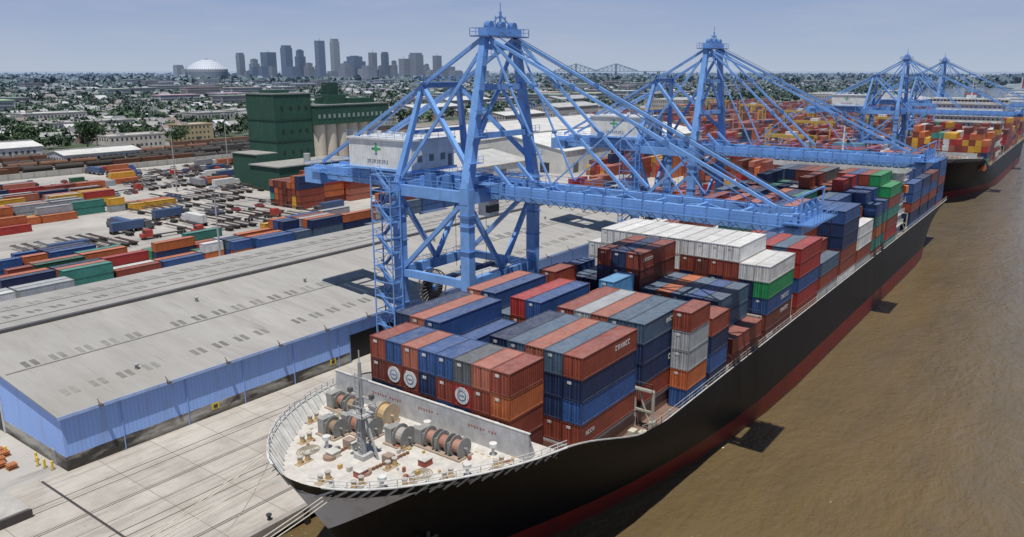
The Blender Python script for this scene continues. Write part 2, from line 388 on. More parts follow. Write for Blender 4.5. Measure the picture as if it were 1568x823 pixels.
WHT=(.62,.62,.60); LG=(.42,.42,.41); CR=(.42,.40,.33)
def ship_structure():
    d=MB()
    X=[39.3,39.8,40.5,41.5,43,45,47.5,50,53,56,60]
    for a,b in zip(X[:-1],X[1:]):
        wa=hw(a,18,ztop(a))-.15; wb=hw(b,18,ztop(b))-.15
        d.face([(a,YC-wa,18),(b,YC-wb,18),(b,YC+wb,18),(a,YC+wa,18)],(.54,.52,.48))
        for s in (-1,1):
            ya,yb=YC+s*(wa-.02),YC+s*(wb-.02)
            ya2,yb2=YC+s*(hw(a,ztop(a),ztop(a))-.12),YC+s*(hw(b,ztop(b),ztop(b))-.12)
            d.face([(a,ya,18),(b,yb,18),(b,yb2,ztop(b)),(a,ya2,ztop(a))],(.55,.55,.53))
            d.beam((a,ya2+s*.05,ztop(a)+.03),(b,yb2+s*.05,ztop(b)+.03),.3,.1,(.6,.6,.58))
    x=39.8
    while x<59:
        for s in (-1,1):
            w=hw(x,18,ztop(x)); d.beam((x,YC+s*(w-.2),18),(x+.02,YC+s*(hw(x,ztop(x),ztop(x))-.2),ztop(x)-.05),.09,.5,(.5,.5,.48))
            d.beam((x,YC+s*(hw(x,ztop(x),ztop(x))-.1),ztop(x)),(x,YC+s*(hw(x,ztop(x),ztop(x))-.1),ztop(x)+.75),.07,.07,WHT)
        x+=1.1 if x>42 else .6
    xx=[38.9,39.8,41,42.5,45,48,52,56,60]
    for a,b in zip(xx[:-1],xx[1:]):
        for s in (-1,1):
            ya=YC+s*(hw(a,ztop(a),ztop(a))-.1); yb=YC+s*(hw(b,ztop(b),ztop(b))-.1)
            for hh in (.4,.75): d.beam((a,ya,ztop(a)+hh),(b,yb,ztop(b)+hh),.06,.06,WHT)
    w0=hw(60,12.9,ztop(60))-.35; w1=hw(60,18,ztop(60))-.3
    d.face([(60,YC-w0,12.8),(60,YC+w0,12.8),(60,YC+w1,18),(60,YC-w1,18)],LG)
    st=[60,62,64,67,70,74,78,84,90,110,250,270,XE-.3]
    for a,b in zip(st[:-1],st[1:]):
        wa=hw(a,12.8,ztop(a))-.1; wb=hw(b,12.8,ztop(b))-.1
        d.face([(a,YC-wa,12.8),(b,YC-wb,12.8),(b,YC+wb,12.8),(a,YC+wa,12.8)],(.20,.13,.10))
    rs=[60+i*1.25 for i in range(17)]+[90,110,150,200,XE]
    for a,b in zip(rs[:-1],rs[1:]):
        for s in (-1,1):
            pa=(a,YC+s*(hw(a,ztop(a),ztop(a))-.12),ztop(a)); pb=(b,YC+s*(hw(b,ztop(b),ztop(b))-.12),ztop(b))
            if b<=81:
                k=[.0,.25,.5,.75,1]
                for u,v_ in zip(k[:-1],k[1:]):
                    P4=[]
                    for X_,f_ in ((a,u),(b,u),(b,v_),(a,v_)):
                        z_=12.8+(ztop(X_)-12.8)*f_; P4.append((X_,YC+s*(hw(X_,z_,ztop(X_))-.12),z_))
                    d.face(P4,LG)
            d.beam(pa,pb,.22,.1,(.42,.42,.40))
            if a>74: d.rail(pa,pb,(.42,.42,.40),1.0,1.9,.05)
    for s in (-1,1):
        for k in range(7):
            x=64+k*2.2; y=YC+s*(hw(x,12.8,ztop(x))-1.4); d.box(x,x+1.1,y-.4,y+.4,12.81,13.3+.5*(k%3),(.5,.47,.38))
    BX=56.3
    d.box(BX,BX+.18,YC-13.6,YC+14.2,18,20.9,(.46,.46,.46))
    for i in range(24):
        y=YC-13.4+i*1.18
        d.hexa([(BX+.2,y,18),(BX+1.5,y,18),(BX+1.5,y+.08,18),(BX+.2,y+.08,18),(BX+.2,y,20.7),(BX+.35,y,20.7),(BX+.35,y+.08,20.7),(BX+.2,y+.08,20.7)],LG)
    d.box(BX-.03,BX+.25,YC-13.7,YC+14.3,20.9,21.0,(.55,.55,.53))
    for y0,n in ((YC+8,12),(YC-6,10),(YC+1,8)):
        for k in range(n):
            if k in (6,): continue
            y=y0-k*.38; d.box(BX-.02,BX,y-.2,y,19.65+.1*(k%2),19.95,(.36,.14,.11))
    for i in range(34):
        y=YC-13.2+i*.8; d.box(BX-1.5,BX-1.38,y,y+.4,18.005,18.06,(.5,.38,.12))
    MX=47.4
    d.cyl((MX,YC,18),(MX,YC,28.0),.34,10,(.30,.31,.32),r2=.16)
    d.beam((MX,YC-1.6,24.5),(MX,YC+1.6,24.5),.14,.14,LG); d.beam((MX,YC-1.1,26.4),(MX,YC+1.1,26.4),.12,.12,LG)
    d.box(MX-.9,MX+.9,YC-1.0,YC+1.0,22.6,22.7,LG); d.rail((MX-.9,YC-1,22.7),(MX-.9,YC+1,22.7),LG); d.rail((MX-.9,YC-1,22.7),(MX+.9,YC-1,22.7),LG)
    for s in (-1,1):
        d.beam((MX+.5,YC+s*1.5,18),(MX,YC+s*.1,23.5),.18,.18,LG); d.box(MX-.2,MX+.2,YC+s*1.5-.2,YC+s*1.5+.2,24.6,25.0,(.1,.1,.1))
    for i in range(16): d.beam((MX-.45,YC-.25,18.6+i*.55),(MX-.45,YC+.25,18.6+i*.55),.05,.05,LG)
    d.beam((MX-.45,YC-.25,18),(MX-.45,YC-.25,27),.05,.05,LG); d.beam((MX-.45,YC+.25,18),(MX-.45,YC+.25,27),.05,.05,LG)
    d.box(MX-.7,MX+.7,YC-.7,YC+.7,18,18.5,LG)
    d.cyl((MX,YC,28),(MX,YC,29.2),.06,6,LG)
    def winch(x,y0,n,r,dr,rope=(.30,.20,.12),frame=(.22,.22,.21)):
        y=y0; zc=19.05
        d.cyl((x,y0-.4,zc),(x,y0+n*1.7+.4,zc),.14,8,frame)
        for k in range(n):
            d.cyl((x,y,zc),(x,y+.1,zc),r,18,frame); d.cyl((x,y+.1,zc),(x,y+1.1,zc),r*dr,16,rope if k%2==0 else (.36,.17,.12))
            d.cyl((x,y+1.1,zc),(x,y+1.2,zc),r,18,frame)
            d.box(x-.9,x+.9,y+1.32,y+1.5,18,zc+.5,frame); d.box(x-.6,x+.6,y+1.5,y+1.62,18.1,zc+.3,(.42,.2,.1))
            y+=1.7
        d.box(x-.8,x+.8,y,y+.9,18,19.8,(.30,.30,.29)); d.cyl((x+.2,y+.9,19.2),(x+.2,y+1.8,19.2),.35,10,(.35,.35,.33))
        d.box(x-1.1,x+1.1,y0-.2,y+1,18,18.16,(.36,.28,.22))
    winch(53.2,45.4,3,1.05,.62,(.38,.2,.15)); winch(51.6,51.4,1,1.2,.7,(.35,.33,.30)); winch(51.0,55.6,2,1.2,.7,(.33,.31,.29))
    winch(54.3,56.6,1,1.3,.8,(.50,.36,.18),(.42,.33,.22)); winch(48.9,58.6,1,1.0,.6)
    winch(53.8,61.3,2,.95,.6)
    for s in (-1,1):
        for k in range(12):
            xx_=50.3-k*.42; yy_=YC+s*(3.0-k*.04); d.box(xx_,xx_+.28,yy_-.12,yy_+.12,18.02,18.28,(.25,.12,.07))
        d.cyl((45.2,YC+s*2.5,18),(45.2,YC+s*2.5,18.35),.65,14,(.3,.2,.15)); d.box(47.6,48.5,YC+s*2.8-.5,YC+s*2.8+.5,18,18.9,(.33,.25,.2))
    for x,y in ((43.2,49.8),(43.2,57.4),(46.2,46.3),(46.2,60.8),(49.3,44.2),(49.8,64.0),(54,41.8),(54.2,65.2),(42.0,53.0),(47.6,49.9)):
        for s in (-.45,.45): 
            d.cyl((x+s,y,18),(x+s,y,18.75),.24,10,(.5,.36,.18)); d.cyl((x+s,y,18.75),(x+s,y,18.85),.3,10,(.45,.43,.4))
        d.box(x-.9,x+.9,y-.35,y+.35,18.003,18.07,(.4,.3,.2))
    for x,y,c in ((49.9,47.6,(.35,.08,.05)),(44.7,51.0,(.38,.10,.07)),(55,48,(.5,.5,.48)),(48.3,56,(.5,.5,.48)),(52.2,60,(.52,.5,.45)),(45.6,55.9,(.55,.5,.4))):
        d.box(x-.55,x+.55,y-.45,y+.45,18,18.65,c); d.box(x-.6,x+.6,y-.5,y+.5,18.65,18.72,(.55,.54,.5))
    for x,y in ((50.2,61.9),(46.5,57.9),(55.3,43.5),(44.2,47.6),(50.6,42.9),(55.1,52.1)):
        d.cyl((x,y,18),(x,y,19.1),.16,8,WHT); d.cyl((x,y,19.0),(x,y,19.35),.42,10,WHT)
    for k in range(46):
        x=R.uniform(42,55.5); w=hw(x,18,ztop(x))-1.2; y=YC+R.uniform(-w,w)
        s=R.uniform(.1,.28); d.box(x-s,x+s,y-s*.7,y+s*.7,18,18+R.uniform(.15,.5),R.choice([(.5,.34,.12),(.5,.48,.44),(.32,.12,.07),(.2,.2,.2)]))
    for (x,y) in ((48.2,46.6),(52.3,63.4),(45,59.0)):
        for k in range(4): 
            r=.3+k*.22
            pts=[(x+math.cos(t)*r*1.3,y+math.sin(t)*r,18.06) for t in np.linspace(0,6.28,13)]
            for a,b in zip(pts[:-1],pts[1:]): d.beam(a,b,.1,.1,(.4,.36,.28))
    return d

HATCH=[(65.5,78.8),(79.6,92.8),(94.2,101),(102.2,115),(116,129.2),(131.5,144.6),(145.2,158.2),(158.6,171.6),(172.2,185.2),(185.8,198.8),(199.2,212),(228.6,241.8),(242.2,255.2),(255.6,268.6),(269.2,282.2)]
BRIDGES=[79.1,93.6,101.4,115.6,130.6,144.9,158.5,172.0,185.5,199.0,228.2,242.0,255.6,269.1,283]
def ship_common(d):
    for (x0,x1) in HATCH:
        d.box(x0,x1,YC-13.3,YC+13.3,12.81,15.3,(.22,.12,.09)); d.box(x0+.1,x1-.1,YC-13.6,YC+13.6,15.05,15.36,(.16,.16,.16))
    for x in BRIDGES:
        Y_=15.6
        d.box(x-.4,x+.4,YC-Y_,YC+Y_,17.9,18.02,(.30,.29,.26))
        for i in range(14):
            y=YC-Y_+i*2*Y_/13
            d.beam((x,y,12.8),(x,y,18),.22,.3,CR)
        d.beam((x,YC-Y_,15.3),(x,YC+Y_,15.3),.2,.25,CR)
        for s in (-1,1):
            d.beam((x,YC+s*Y_,12.8),(x,YC+s*13.6,18),.15,.15,CR); d.rail((x-.4,YC-Y_,18),(x-.4,YC+Y_,18),CR,1.0,2.5,.05)
            d.box(x-.5,x+.5,YC+s*15.6-.3,YC+s*15.6+.3,12.81,14.2,(.36,.34,.28))
    for x in np.arange(80,286,3.1):
        for s in (-1,1):
            d.box(x-.12,x+.12,YC+s*16.0-.15,YC+s*16.0+.15,12.81,13.1+1.3*((int(x)%2)),(.42,.40,.33))
    for k in range(70):
        x=R.uniform(80,285); d.box(x,x+R.uniform(.4,1.2),YC-16.1,YC-15.6,12.81,12.8+R.uniform(.4,1.5),R.choice([CR,LG,(.35,.2,.12),(.5,.45,.25)]))
def superstructure(d,x0=214.0,x1=226.0,ztop_=33.0):
    W=(.66,.66,.64); z=12.82
    while z<ztop_-3.2:
        hb_=14.5
        d.box(x0,x1,YC-hb_,YC+hb_,z,z+2.78,W); d.box(x0-.5,x1+.5,YC-hb_-.6,YC+hb_+.6,z+2.78,z+2.9,(.55,.55,.53))
        for i in range(14):
            y=YC-13+i*2; d.box(x0-.03,x0,y-.35,y+.35,z+1.2,z+1.9,(.03,.04,.05))
        for i in range(5):
            x=x0+1.2+i*2.3; d.box(x-.3,x+.3,YC-hb_-.03,YC-hb_,z+1.2,z+1.9,(.03,.04,.05))
        d.rail((x0-.45,YC-hb_-.5,z+2.9),(x1+.4,YC-hb_-.5,z+2.9),W,1,2,.07)
        z+=2.9
    d.box(x0-.5,x0+6.5,YC-16.6,YC+16.6,z,z+1.2,W); d.box(x0-.5,x0+6.5,YC-16.6,YC+16.6,z+2.15,z+2.9,W)
    d.box(x0-.2,x0+6.2,YC-16.3,YC+16.3,z+1.2,z+2.15,(.03,.04,.05))
    for i in range(22): d.box(x0-.5,x0-.2,YC-16.4+i*1.55,YC-16.2+i*1.55,z+1.2,z+2.15,W)
    zt=z+2.9
    d.box(x0+2,x0+5,YC-2,YC+2,zt,zt+1.4,W); d.cyl((x0+3.5,YC,zt+1.4),(x0+3.5,YC,zt+8),.3,8,W,r2=.15)
    d.beam((x0+3.5,YC-3,zt+4.5),(x0+3.5,YC+3,zt+4.5),.15,.15,W); d.beam((x0+3.5,YC-1.8,zt+6),(x0+3.5,YC+1.8,zt+6),.15,.15,W)
    d.cyl((x0+2.5,YC-5,zt),(x0+2.5,YC-5,zt+1.3),.5,10,W,r2=.65)
    d.box(x1-4.5,x1-.3,YC-3.6,YC+3.6,z,z+6.0,(.10,.22,.30)); d.box(x1-4.6,x1-.2,YC-3.7,YC+3.7,z+4.4,z+5.2,(.5,.12,.08))
    for i in range(3): d.cyl((x1-3.6+i*1.2,YC,z+6),(x1-3.6+i*1.2,YC,z+7.3),.35,8,(.03,.03,.03))
    d.cyl((x0+9,YC-12.5,z),(x0+9,YC-12.5,z+3.5),.5,8,W); d.beam((x0+9,YC-12.5,z+3.4),(x0+2,YC-16.5,z+6),.45,.45,W)
    d.box(x0+8.0,x0+10,YC-15.8,YC-14.6,z-6,z-4.2,(.75,.22,.05))

def add_bay(mb,x0,L,rows,Y0,tiers,cols=None,base=15.4,det=2,pal=SHIPPAL,pitch=2.5):
    for i in range(rows):
        t=tiers[i] if i<len(tiers) else tiers[-1]
        y=Y0+i*pitch
        b=base
        if rows>=13 and i in (0,rows-1): b=12.85; t=t+1 if t>0 else 0
        for k in range(t):
            col=None
            if cols and i<len(cols) and cols[i] is not None:
                cl=cols[i]
                if isinstance(cl,str):
                    if k==t-1: col=C[cl]
                else:
                    j=k-(t-len(cl))
                    if j>=0: col=C[cl[j]]
            if col is None: col=C[R.choice(pal)]
            container(mb,x0,y,b+k*CH,L,jit(col),det if (i<2 or k>=t-3) else 0)

ship=empty('container_ship',(XE/2+20,YC,0))
def child(mesh,name,parent,origin=(0,0,0)):
    o=bpy.data.objects.new(name,mesh); bpy.context.scene.collection.objects.link(o); o.parent=parent; o.location=Vector(origin)-parent.location; return o
HM=hull_mesh()
child(HM,'hull',ship)
d=ship_structure(); DM=d.mesh('forecastle_and_deck',[M_DECK]); child(DM,'forecastle_and_deck',ship)
d=MB(); ship_common(d); LM=d.mesh('hatches_and_lashing_bridges',[M_PAINT]); child(LM,'hatches_and_lashing_bridges',ship)
d=MB(); superstructure(d); d.obj('superstructure',M_PAINT,ship)
d=MB()
def hpt(X,z,s,off=.06):
    w=hw(X,z,ztop(X)); return (X-.03,YC+s*(w+off),z)
for s in (-1,1):
    for k in range(15):
        if k in (5,11): continue
        X=45.6+k*.62
        for (za,zb,xa,xb) in ((18.4,18.8,0,.11),(18.68,18.8,.11,.33),(18.4,18.5,.11,.33),(18.4,18.8,.25,.33)):
            d.face([hpt(X+xa,za,s),hpt(X+xb,za,s),hpt(X+xb,zb,s),hpt(X+xa,zb,s)],(.55,.55,.55))
    X=50.5
    p=Vector(hpt(X,9.5,s,.35))
    d.cyl(p+Vector((0,0,2.2)),p+Vector((0,0,-.6)),.22,8,(.05,.05,.05)); d.beam(p+Vector((-1.3,0,-.2)),p+Vector((1.3,0,-.2)),.35,.45,(.05,.05,.05))
    d.beam(p+Vector((-1.3,0,-.3)),p+Vector((-1.5,0,.9)),.35,.3,(.05,.05,.05)); d.beam(p+Vector((1.3,0,-.3)),p+Vector((1.5,0,.9)),.35,.3,(.05,.05,.05))
d.obj('bow_lettering_and_anchors',M_PAINT,ship)

def bayobj(args,name='container_stack'):
    mb=MB(); add_bay(mb,*args[0],**args[1]); return mb.obj(name,M_CONT)
mb=MB(); add_bay(mb,57.9,6.06,8,43.4,[4]*8,[['br','ox','orr','ox'],['nv','ox','ox','sa'],['br','nv','rd','dg'],['ox','bl','ox','bl'],['nv','br','nv','bl'],['ox','ox','ox','sa'],['bl','nv','ox','bl'],['ox','nv','br','ox']])
for (r_,k_) in ((6,2),(6,1),(5,2),(2,2),(3,1),(2,1)):
    y=43.4+r_*2.5+1.22; z=15.4+k_*CH+1.3
    mb.cyl((57.9,y,z),(57.84,y,z),.95,20,(.66,.66,.64)); mb.cyl((57.84,y,z),(57.825,y,z),.6,16,(.15,.22,.34)); mb.cyl((57.825,y,z),(57.81,y,z),.46,16,(.66,.66,.64)); mb.box(57.80,57.81,y-.34,y+.34,z-.08,z+.08,(.15,.22,.34))
mb.obj('container_stack',M_CONT)
bayobj(((66,12.19,11,39.9,[4,4,4,4,4,2,2,3,4,4,4],[['ox','bl','nv','ox'],['ox','nv','nv','gb'],'sa','gb','nv','ox','nv','bl','bl','sa','nv']),{}))
bayobj(((80,12.19,11,39.9,[4,4,4,4,4,3,4,4,3,4,4],[['ox','nv','nv','gb'],'gb','sa','gy','ox','nv',['ox','ox','br','bl'],['ox','ox','ox','rd'],'gb','bl',['ox','br','sa']]),{}))
mb=MB()
for k,c in enumerate(['bl','orr','gy','gy','ox']): container(mb,87.4,37.3,12.85+k*CH,6.06,C[c],2)
mb.obj('container_stack',M_CONT)
bayobj(((94.6,6.06,13,37.3,[3,3,3,2,3,3,4,3,2,3,4,3,3],[['nv','bl','nv','ox'],'nv','bl','ox','gb','nv','lb','orr','nv','sa','ox','bl','nv']),{}))
bayobj(((102.5,12.19,13,37.3,[1,3,3,3,3,3,5,5,5,3,3,2,3],[['br','ox'],'gb','bl','gb','orr','gb',['br','ox','br','ox'],['nv','nv','nv','nv'],['ox','nv','nv','ox'],'nv','gb','nv','bl']),{}))
bayobj(((116.5,12.19,13,37.3,[4,4,5,5,5,5,5,5,5,5,5,5,4],[['br','br','bl','gn','wh'],['ox','nv','nv','wh']]+[['ox' if i%3 else 'nv','nv' if i%2 else 'ox','wh' if i>3 else R.choice(['ox','br','nv']),'wh'] for i in range(10)]+[['wh','wh']]),{}))
bayobj(((132,12.19,13,37.3,[4,4,4,4,4,5,4,4,5,4,4,4,4],[['ox','rd','bl','rd','rd'],'gb','rd','bl','rd','te','br','wh','ox','nv','ox','ox','wh']),{'det':1}))
bayobj(((145.6,12.19,13,37.3,[2,3,5,4,4,4,4,5,4,4,4,3,4],None),{'det':1}))
bayobj(((159,12.19,13,37.3,[5,5,5,5,5,5,4,5,4,5,4,5,4],[['wh','ox','ox','nv','nv','bl'],['nv','nv','nv','bl']]),{'det':1}))
bayobj(((172.5,12.19,13,37.3,[3,4,5,5,4,5,5,5,4,5,5,4,5],[['gy','ox','wh','wh']]),{'det':1}))
bayobj(((186,12.19,13,37.3,[4,5,5,6,5,5,6,5,5,5,6,5,5],[['ox','te','orr','te','bl']]),{'det':1}))
bayobj(((199.5,12.19,13,37.3,[5,6,6,6,6,5,6,6,6,6,6,5,5],[['te','rd','ox','te','ox','gn'],['ox','gn','gn']]),{'det':1}))
for x in (229,242.5,256,269.5):
    bayobj(((x,12.19,13,37.3,[R.choice([4,5]),5,6,5,6,6,5,5,6,5,5,5,5],[['ox','bl','nv',R.choice(['nv','ox']),'bl',R.choice(['nv','bl','br'])],['nv','bl'],['bl',R.choice(['nv','ox'])]]),{'det':1}))
S2=327.0
ship2=empty('container_ship',(XE/2+20+S2,YC,0))
for me,n in ((HM,'hull'),(DM,'forecastle_and_deck'),(LM,'hatches_and_lashing_bridges')):
    o=child(me,n,ship2); o.location.x+=S2
d=MB(); superstructure(d,214+S2-90,226+S2-90,40.0); d.obj('superstructure',M_PAINT,ship2)
PAL2=['ox']*6+['rd']*4+['orr']*4+['ye']*4+['br']*4+['nv','te','wh','sa']
for (a,b) in HATCH:
    x=a+.3+S2
    if 214+S2-92<x+6<226+S2-88: continue
    bayobj(((x,12.19 if b-a>9 else 6.06,13,37.3,[R.choice([4,5,5,6]) for _ in range(13)],None),{'det':0,'pal':PAL2}))

d=MB()
def rope(p,q,sag=1.0,r=.05):
    p=Vector(p);q=Vector(q); N_=14; pr=p
    for i in range(1,N_+1):
        t=i/N_; c=p.lerp(q,t); c.z-=sag*4*t*(1-t); d.cyl(pr,c,r,5,(.62,.58,.48),caps=False); pr=c
for k,(p,qq) in enumerate([((39.5,56,19),(8,80,2.6)),((39.9,57,19),(8,81,2.6)),((41,60,19),(2,76,2.6)),((41.5,60.6,19),(2,77.0,2.6)),((40,50,18.8),(10,74.5,2.6)),((40.4,49.6,18.8),(9,74.5,2.6)),((40.8,49.2,18.8),(6,74.5,2.6)),((47,65,19),(40,74.3,2.6))]):
    rope(p,qq,1.0+.3*k)
d.obj('mooring_lines',M_PAINT)

# ---------------------------------------------------------------- gantry crane
BL=(.175,.36,.72); BLd=(.10,.22,.48); GW=(.72,.73,.72)
def crane_parts():
    leg=MB()
    for y in (78,93):
        for x in (-9,9):
            leg.beam((x,y,4.5),(x,y,22),1.3,1.5,BL,w2=1.5,h2=1.8); leg.beam((x,y,22),(x,y,37),1.5,1.8,BL)
            leg.box(x-4.2,x+4.2,y-.5,y+.5,3.0,4.0,BLd)
            for k in (-3.6,-2.4,-1.2,1.2,2.4,3.6): leg.cyl((x+k,y-.35,2.55),(x+k,y+.35,2.55),.48,12,(.06,.06,.06))
            for z in (9,16,27,31): leg.box(x-.95,x+.95,y-1.08,y+1.08,z,z+.12,BLd)
            leg.box(x-.98,x+.98,y-1.1,y+1.1,32.5,32.9,BLd); leg.box(x+.8,x+1.1,y-.2,y+.2,5,34,BLd)
        leg.box(-9,9,y-.6,y+.6,4.0,5.4,BL)
        leg.box(-8.3,8.3,y-.55,y+.55,20.6,22.3,BL)
        leg.box(-9.8,9.8,y-.75,y+.75,34.6,36.9,BL)
        leg.beam((-8.6,y,34.5),(0,y,22.3),.7,.7,BL); leg.beam((8.6,y,34.5),(0,y,22.3),.7,.7,BL)
        leg.rail((-8.3,y-.6,22.3),(8.3,y-.6,22.3),BL); leg.rail((-9.8,y-.7,36.9),(9.8,y-.7,36.9),BL)
    for x in (-9,9):
        leg.box(x-.5,x+.5,78.8,92.2,34.8,36.6,BL); leg.box(x-.4,x+.4,78.8,92.2,20.8,22.1,BL)
        leg.beam((x,92.3,22.3),(x,79,34.6),.7,.7,BL)
        leg.rail((x,78.8,36.6),(x,92.2,36.6),BL)
    xa,xb=-12.4,-10.2; ya,yb=91.6,96.0; z=4.5; s=1
    for xx in (xa,xb):
        for yy in (ya,yb): leg.beam((xx,yy,3.5),(xx,yy,38),.18,.18,BL)
    while z<36:
        y0,y1=(ya+.9,yb-.9) if s>0 else (yb-.9,ya+.9)
        xc=xa+.6 if s>0 else xb-.6
        leg.beam((xc,y0,z),(xc,y1,z+2.6),.95,.16,BLd)
        for dx in (-.5,.5): leg.beam((xc+dx,y0,z+1),(xc+dx,y1,z+3.6),.08,.08,BL)
        ye=yb-.9 if s>0 else ya; leg.box(xa,xb,ye,ye+.9,z+2.55,z+2.68,BLd)
        yr=yb if s>0 else ya; leg.rail((xa,yr,z+2.68),(xb,yr,z+2.68),BL,1.05,1.1,.07)
        leg.rail((xa,ye,z+2.68),(xa,ye+.9,z+2.68),BL,1.05,1,.07)
        for (p,q) in (((xa,ya,z+2.6),(xb,ya,z+2.6)),((xa,ya,z+2.6),(xa,yb,z+2.6)),((xa,yb,z+2.6),(xb,yb,z+2.6)),((xb,ya,z+2.6),(xb,yb,z+2.6))): leg.beam(p,q,.12,.12,BL)
        if int(z)%2: leg.beam((xb,93,z+2.6),(-9,93,z+2.6),.12,.12,BL)
        z+=2.6; s=-s
    up=MB()
    for sx in (-1,1):
        up.beam((sx*9,78,36.9),(sx*4,78.2,60.0),1.5,1.6,BL,w2=1.1,h2=1.1)
        up.beam((sx*9,93,36.9),(sx*4.6,91,52.6),1.0,1.1,BL,w2=.7,h2=.7)
        up.beam((sx*4.6,91,52.6),(sx*8.2,79,41),.7,.7,BL)
        up.beam((sx*4,78.4,60),(sx*4.6,91,52.6),.55,.55,BL)
        up.beam((sx*4.6,91,52.6),(sx*3.3,118.5,38.2),.5,.5,BL)
        up.beam((sx*4.6,91,52.0),(sx*3.3,106,43.8),.3,.3,BL)
        up.beam((sx*4,79,58),(sx*8.8,92.6,37.5),.5,.5,BL)
        up.beam((sx*7.4,78,44.5),(0,78.1,52.5),.45,.45,BL); 
        for (ye,t) in ((31.5,.42),(53,.42),(66,.25)):
            a=Vector((sx*3.6,77.6,59.9)); b=Vector((sx*3.2,ye,38.1))
            up.beam(a,b,t,t,BL)
            for f in (.33,.66): c=a.lerp(b,f); up.cyl(c-Vector((.4,0,0)),c+Vector((.4,0,0)),t*1.1,10,BLd)
        up.beam((sx*2.4,77.6,60.5),(sx*2.6,34,37.9),.14,.14,BLd); up.beam((sx*1.2,77.6,61),(sx*1.4,30,38.4),.08,.08,(.1,.1,.1))
        up.beam((sx*3.4,66,38),(sx*3.4,53,49),.18,.18,BL)
        up.beam((sx*3.3,44,38),(sx*3.3,52,47.5),.16,.16,BL)
    for z,w in ((45,7.3),(52.5,5.7),(58.6,4.3)):
        up.beam((-w,78.1,z),(w,78.1,z),.8,.9,BL)
    up.beam((-4.6,91,52.6),(4.6,91,52.6),.7,.7,BL); up.beam((-6.6,92,45),(6.6,92,45),.6,.6,BL)
    Z=60.1
    up.box(-5.2,5.2,76.4,80.2,Z,Z+.2,BLd); up.box(-4.6,4.6,77.4,79,Z+.2,Z+1.3,BL)
    for a,b in (((-5.2,76.4,Z+.2),(5.2,76.4,Z+.2)),((-5.2,80.2,Z+.2),(5.2,80.2,Z+.2)),((-5.2,76.4,Z+.2),(-5.2,80.2,Z+.2)),((5.2,76.4,Z+.2),(5.2,80.2,Z+.2))): up.rail(a,b,BL,1.1,1.3,.07)
    up.box(-5.6,5.6,89.8,92.2,53,53.15,BLd); up.rail((-5.6,89.8,53.1),(5.6,89.8,53.1),BL); up.rail((-5.6,92.2,53.1),(5.6,92.2,53.1),BL); up.rail((-5.6,89.8,53.1),(-5.6,92.2,53.1),BL)
    for sx in (-3,0,3): up.cyl((sx,77.6,Z+1.6),(sx,78.6,Z+1.6),.75,12,BLd)
    up.beam((0,78.2,Z+1),(0,78.2,Z+3.9),.3,.3,BL); up.beam((-1.3,78.2,Z+3),(1.3,78.2,Z+3),.1,.1,BL); up.cyl((0,78.2,Z+3.9),(0,78.2,Z+5.2),.07,6,BL)
    up.beam((-1.3,78.2,Z+1),(-1.3,78.2,Z+3.2),.12,.12,BL); up.beam((1.3,78.2,Z+1),(1.3,78.2,Z+3.2),.12,.12,BL)
    up.beam((-3.4,78.2,Z+1.3),(0,78.2,Z+3.4),.15,.15,BL); up.beam((3.4,78.2,Z+1.3),(0,78.2,Z+3.4),.15,.15,BL)
    for z in (41,45,49,53,57):
        for sg in (-1,1):
            f=(z-36.9)/23.1; x=sg*(9-5*f); up.box(x-1.3,x+1.3,76.4,77.3,z,z+.1,BLd); up.rail((x-1.3,76.4,z+.1),(x+1.3,76.4,z+.1),BL,1,1.1)
    g=MB()
    for sx in (-1,1):
        g.box(sx*3.2-.45,sx*3.2+.45,28.5,74.6,35.0,37.2,BL); g.box(sx*3.2-.5,sx*3.2+.5,75.2,121,34.9,37.4,BL)
        for y in np.arange(31,120,3.2): g.box(sx*3.2-.54,sx*3.2+.54,y,y+.12,34.85,37.43,BLd)
        x=sx*4.5
        g.box(x-.45,x+.45,28,121,35.9,36.0,BLd)
        for y in np.arange(29,121,4): g.beam((sx*3.6,y,35.2),(x+sx*.4,y,35.9),.1,.1,BL)
        g.rail((x+sx*.45,28,36),(x+sx*.45,121,36),BL,1.1,2.0,.07); g.rail((sx*3.2+.3,29,37.4),(sx*3.2+.3,121,37.4),BL,1.0,2.2,.06)
        g.box(sx*2.6-.12,sx*2.6+.12,29,120,35.0,35.25,(.12,.12,.12))
    ys=list(np.arange(30,121,6.5))
    for y in ys: g.box(-2.75,2.75,y,y+.5,35.9,36.9,BL)
    for i,(a,b) in enumerate(zip(ys[:-1],ys[1:])): g.beam((-2.7 if i%2 else 2.7,a+.4,36.5),(2.7 if i%2 else -2.7,b,36.5),.3,.3,BL)
    for k in range(22): # festoon cable loops under the landside walkway
        y=32+k*2.0; g.beam((-5.1,y,35.8),(-5.1,y+1,34.9),.07,.07,(.03,.03,.03)); g.beam((-5.1,y+1,34.9),(-5.1,y+2,35.8),.07,.07,(.03,.03,.03))
    g.box(-5.2,5.2,26.2,30,36.4,36.55,BLd); g.rail((-5.2,26.2,36.5),(5.2,26.2,36.5),BL,1.2,1.2); g.rail((-5.2,26.2,36.5),(-5.2,30,36.5),BL,1.2,1.2); g.rail((5.2,26.2,36.5),(5.2,30,36.5),BL,1.2,1.2)
    g.box(-4.0,4.0,28,29.2,35,37.6,BL)
    for sx in (-2.4,0,2.4): g.cyl((sx-.3,28.4,38.2),(sx+.3,28.4,38.2),.7,12,BLd)
    for sx in (-4.6,4.6): g.beam((sx,28,36.5),(sx,28,40.2),.22,.22,BL); g.beam((sx,28,40.2),(sx,33,37.4),.18,.18,BL)
    g.beam((-4.6,28,40.2),(4.6,28,40.2),.2,.2,BL)
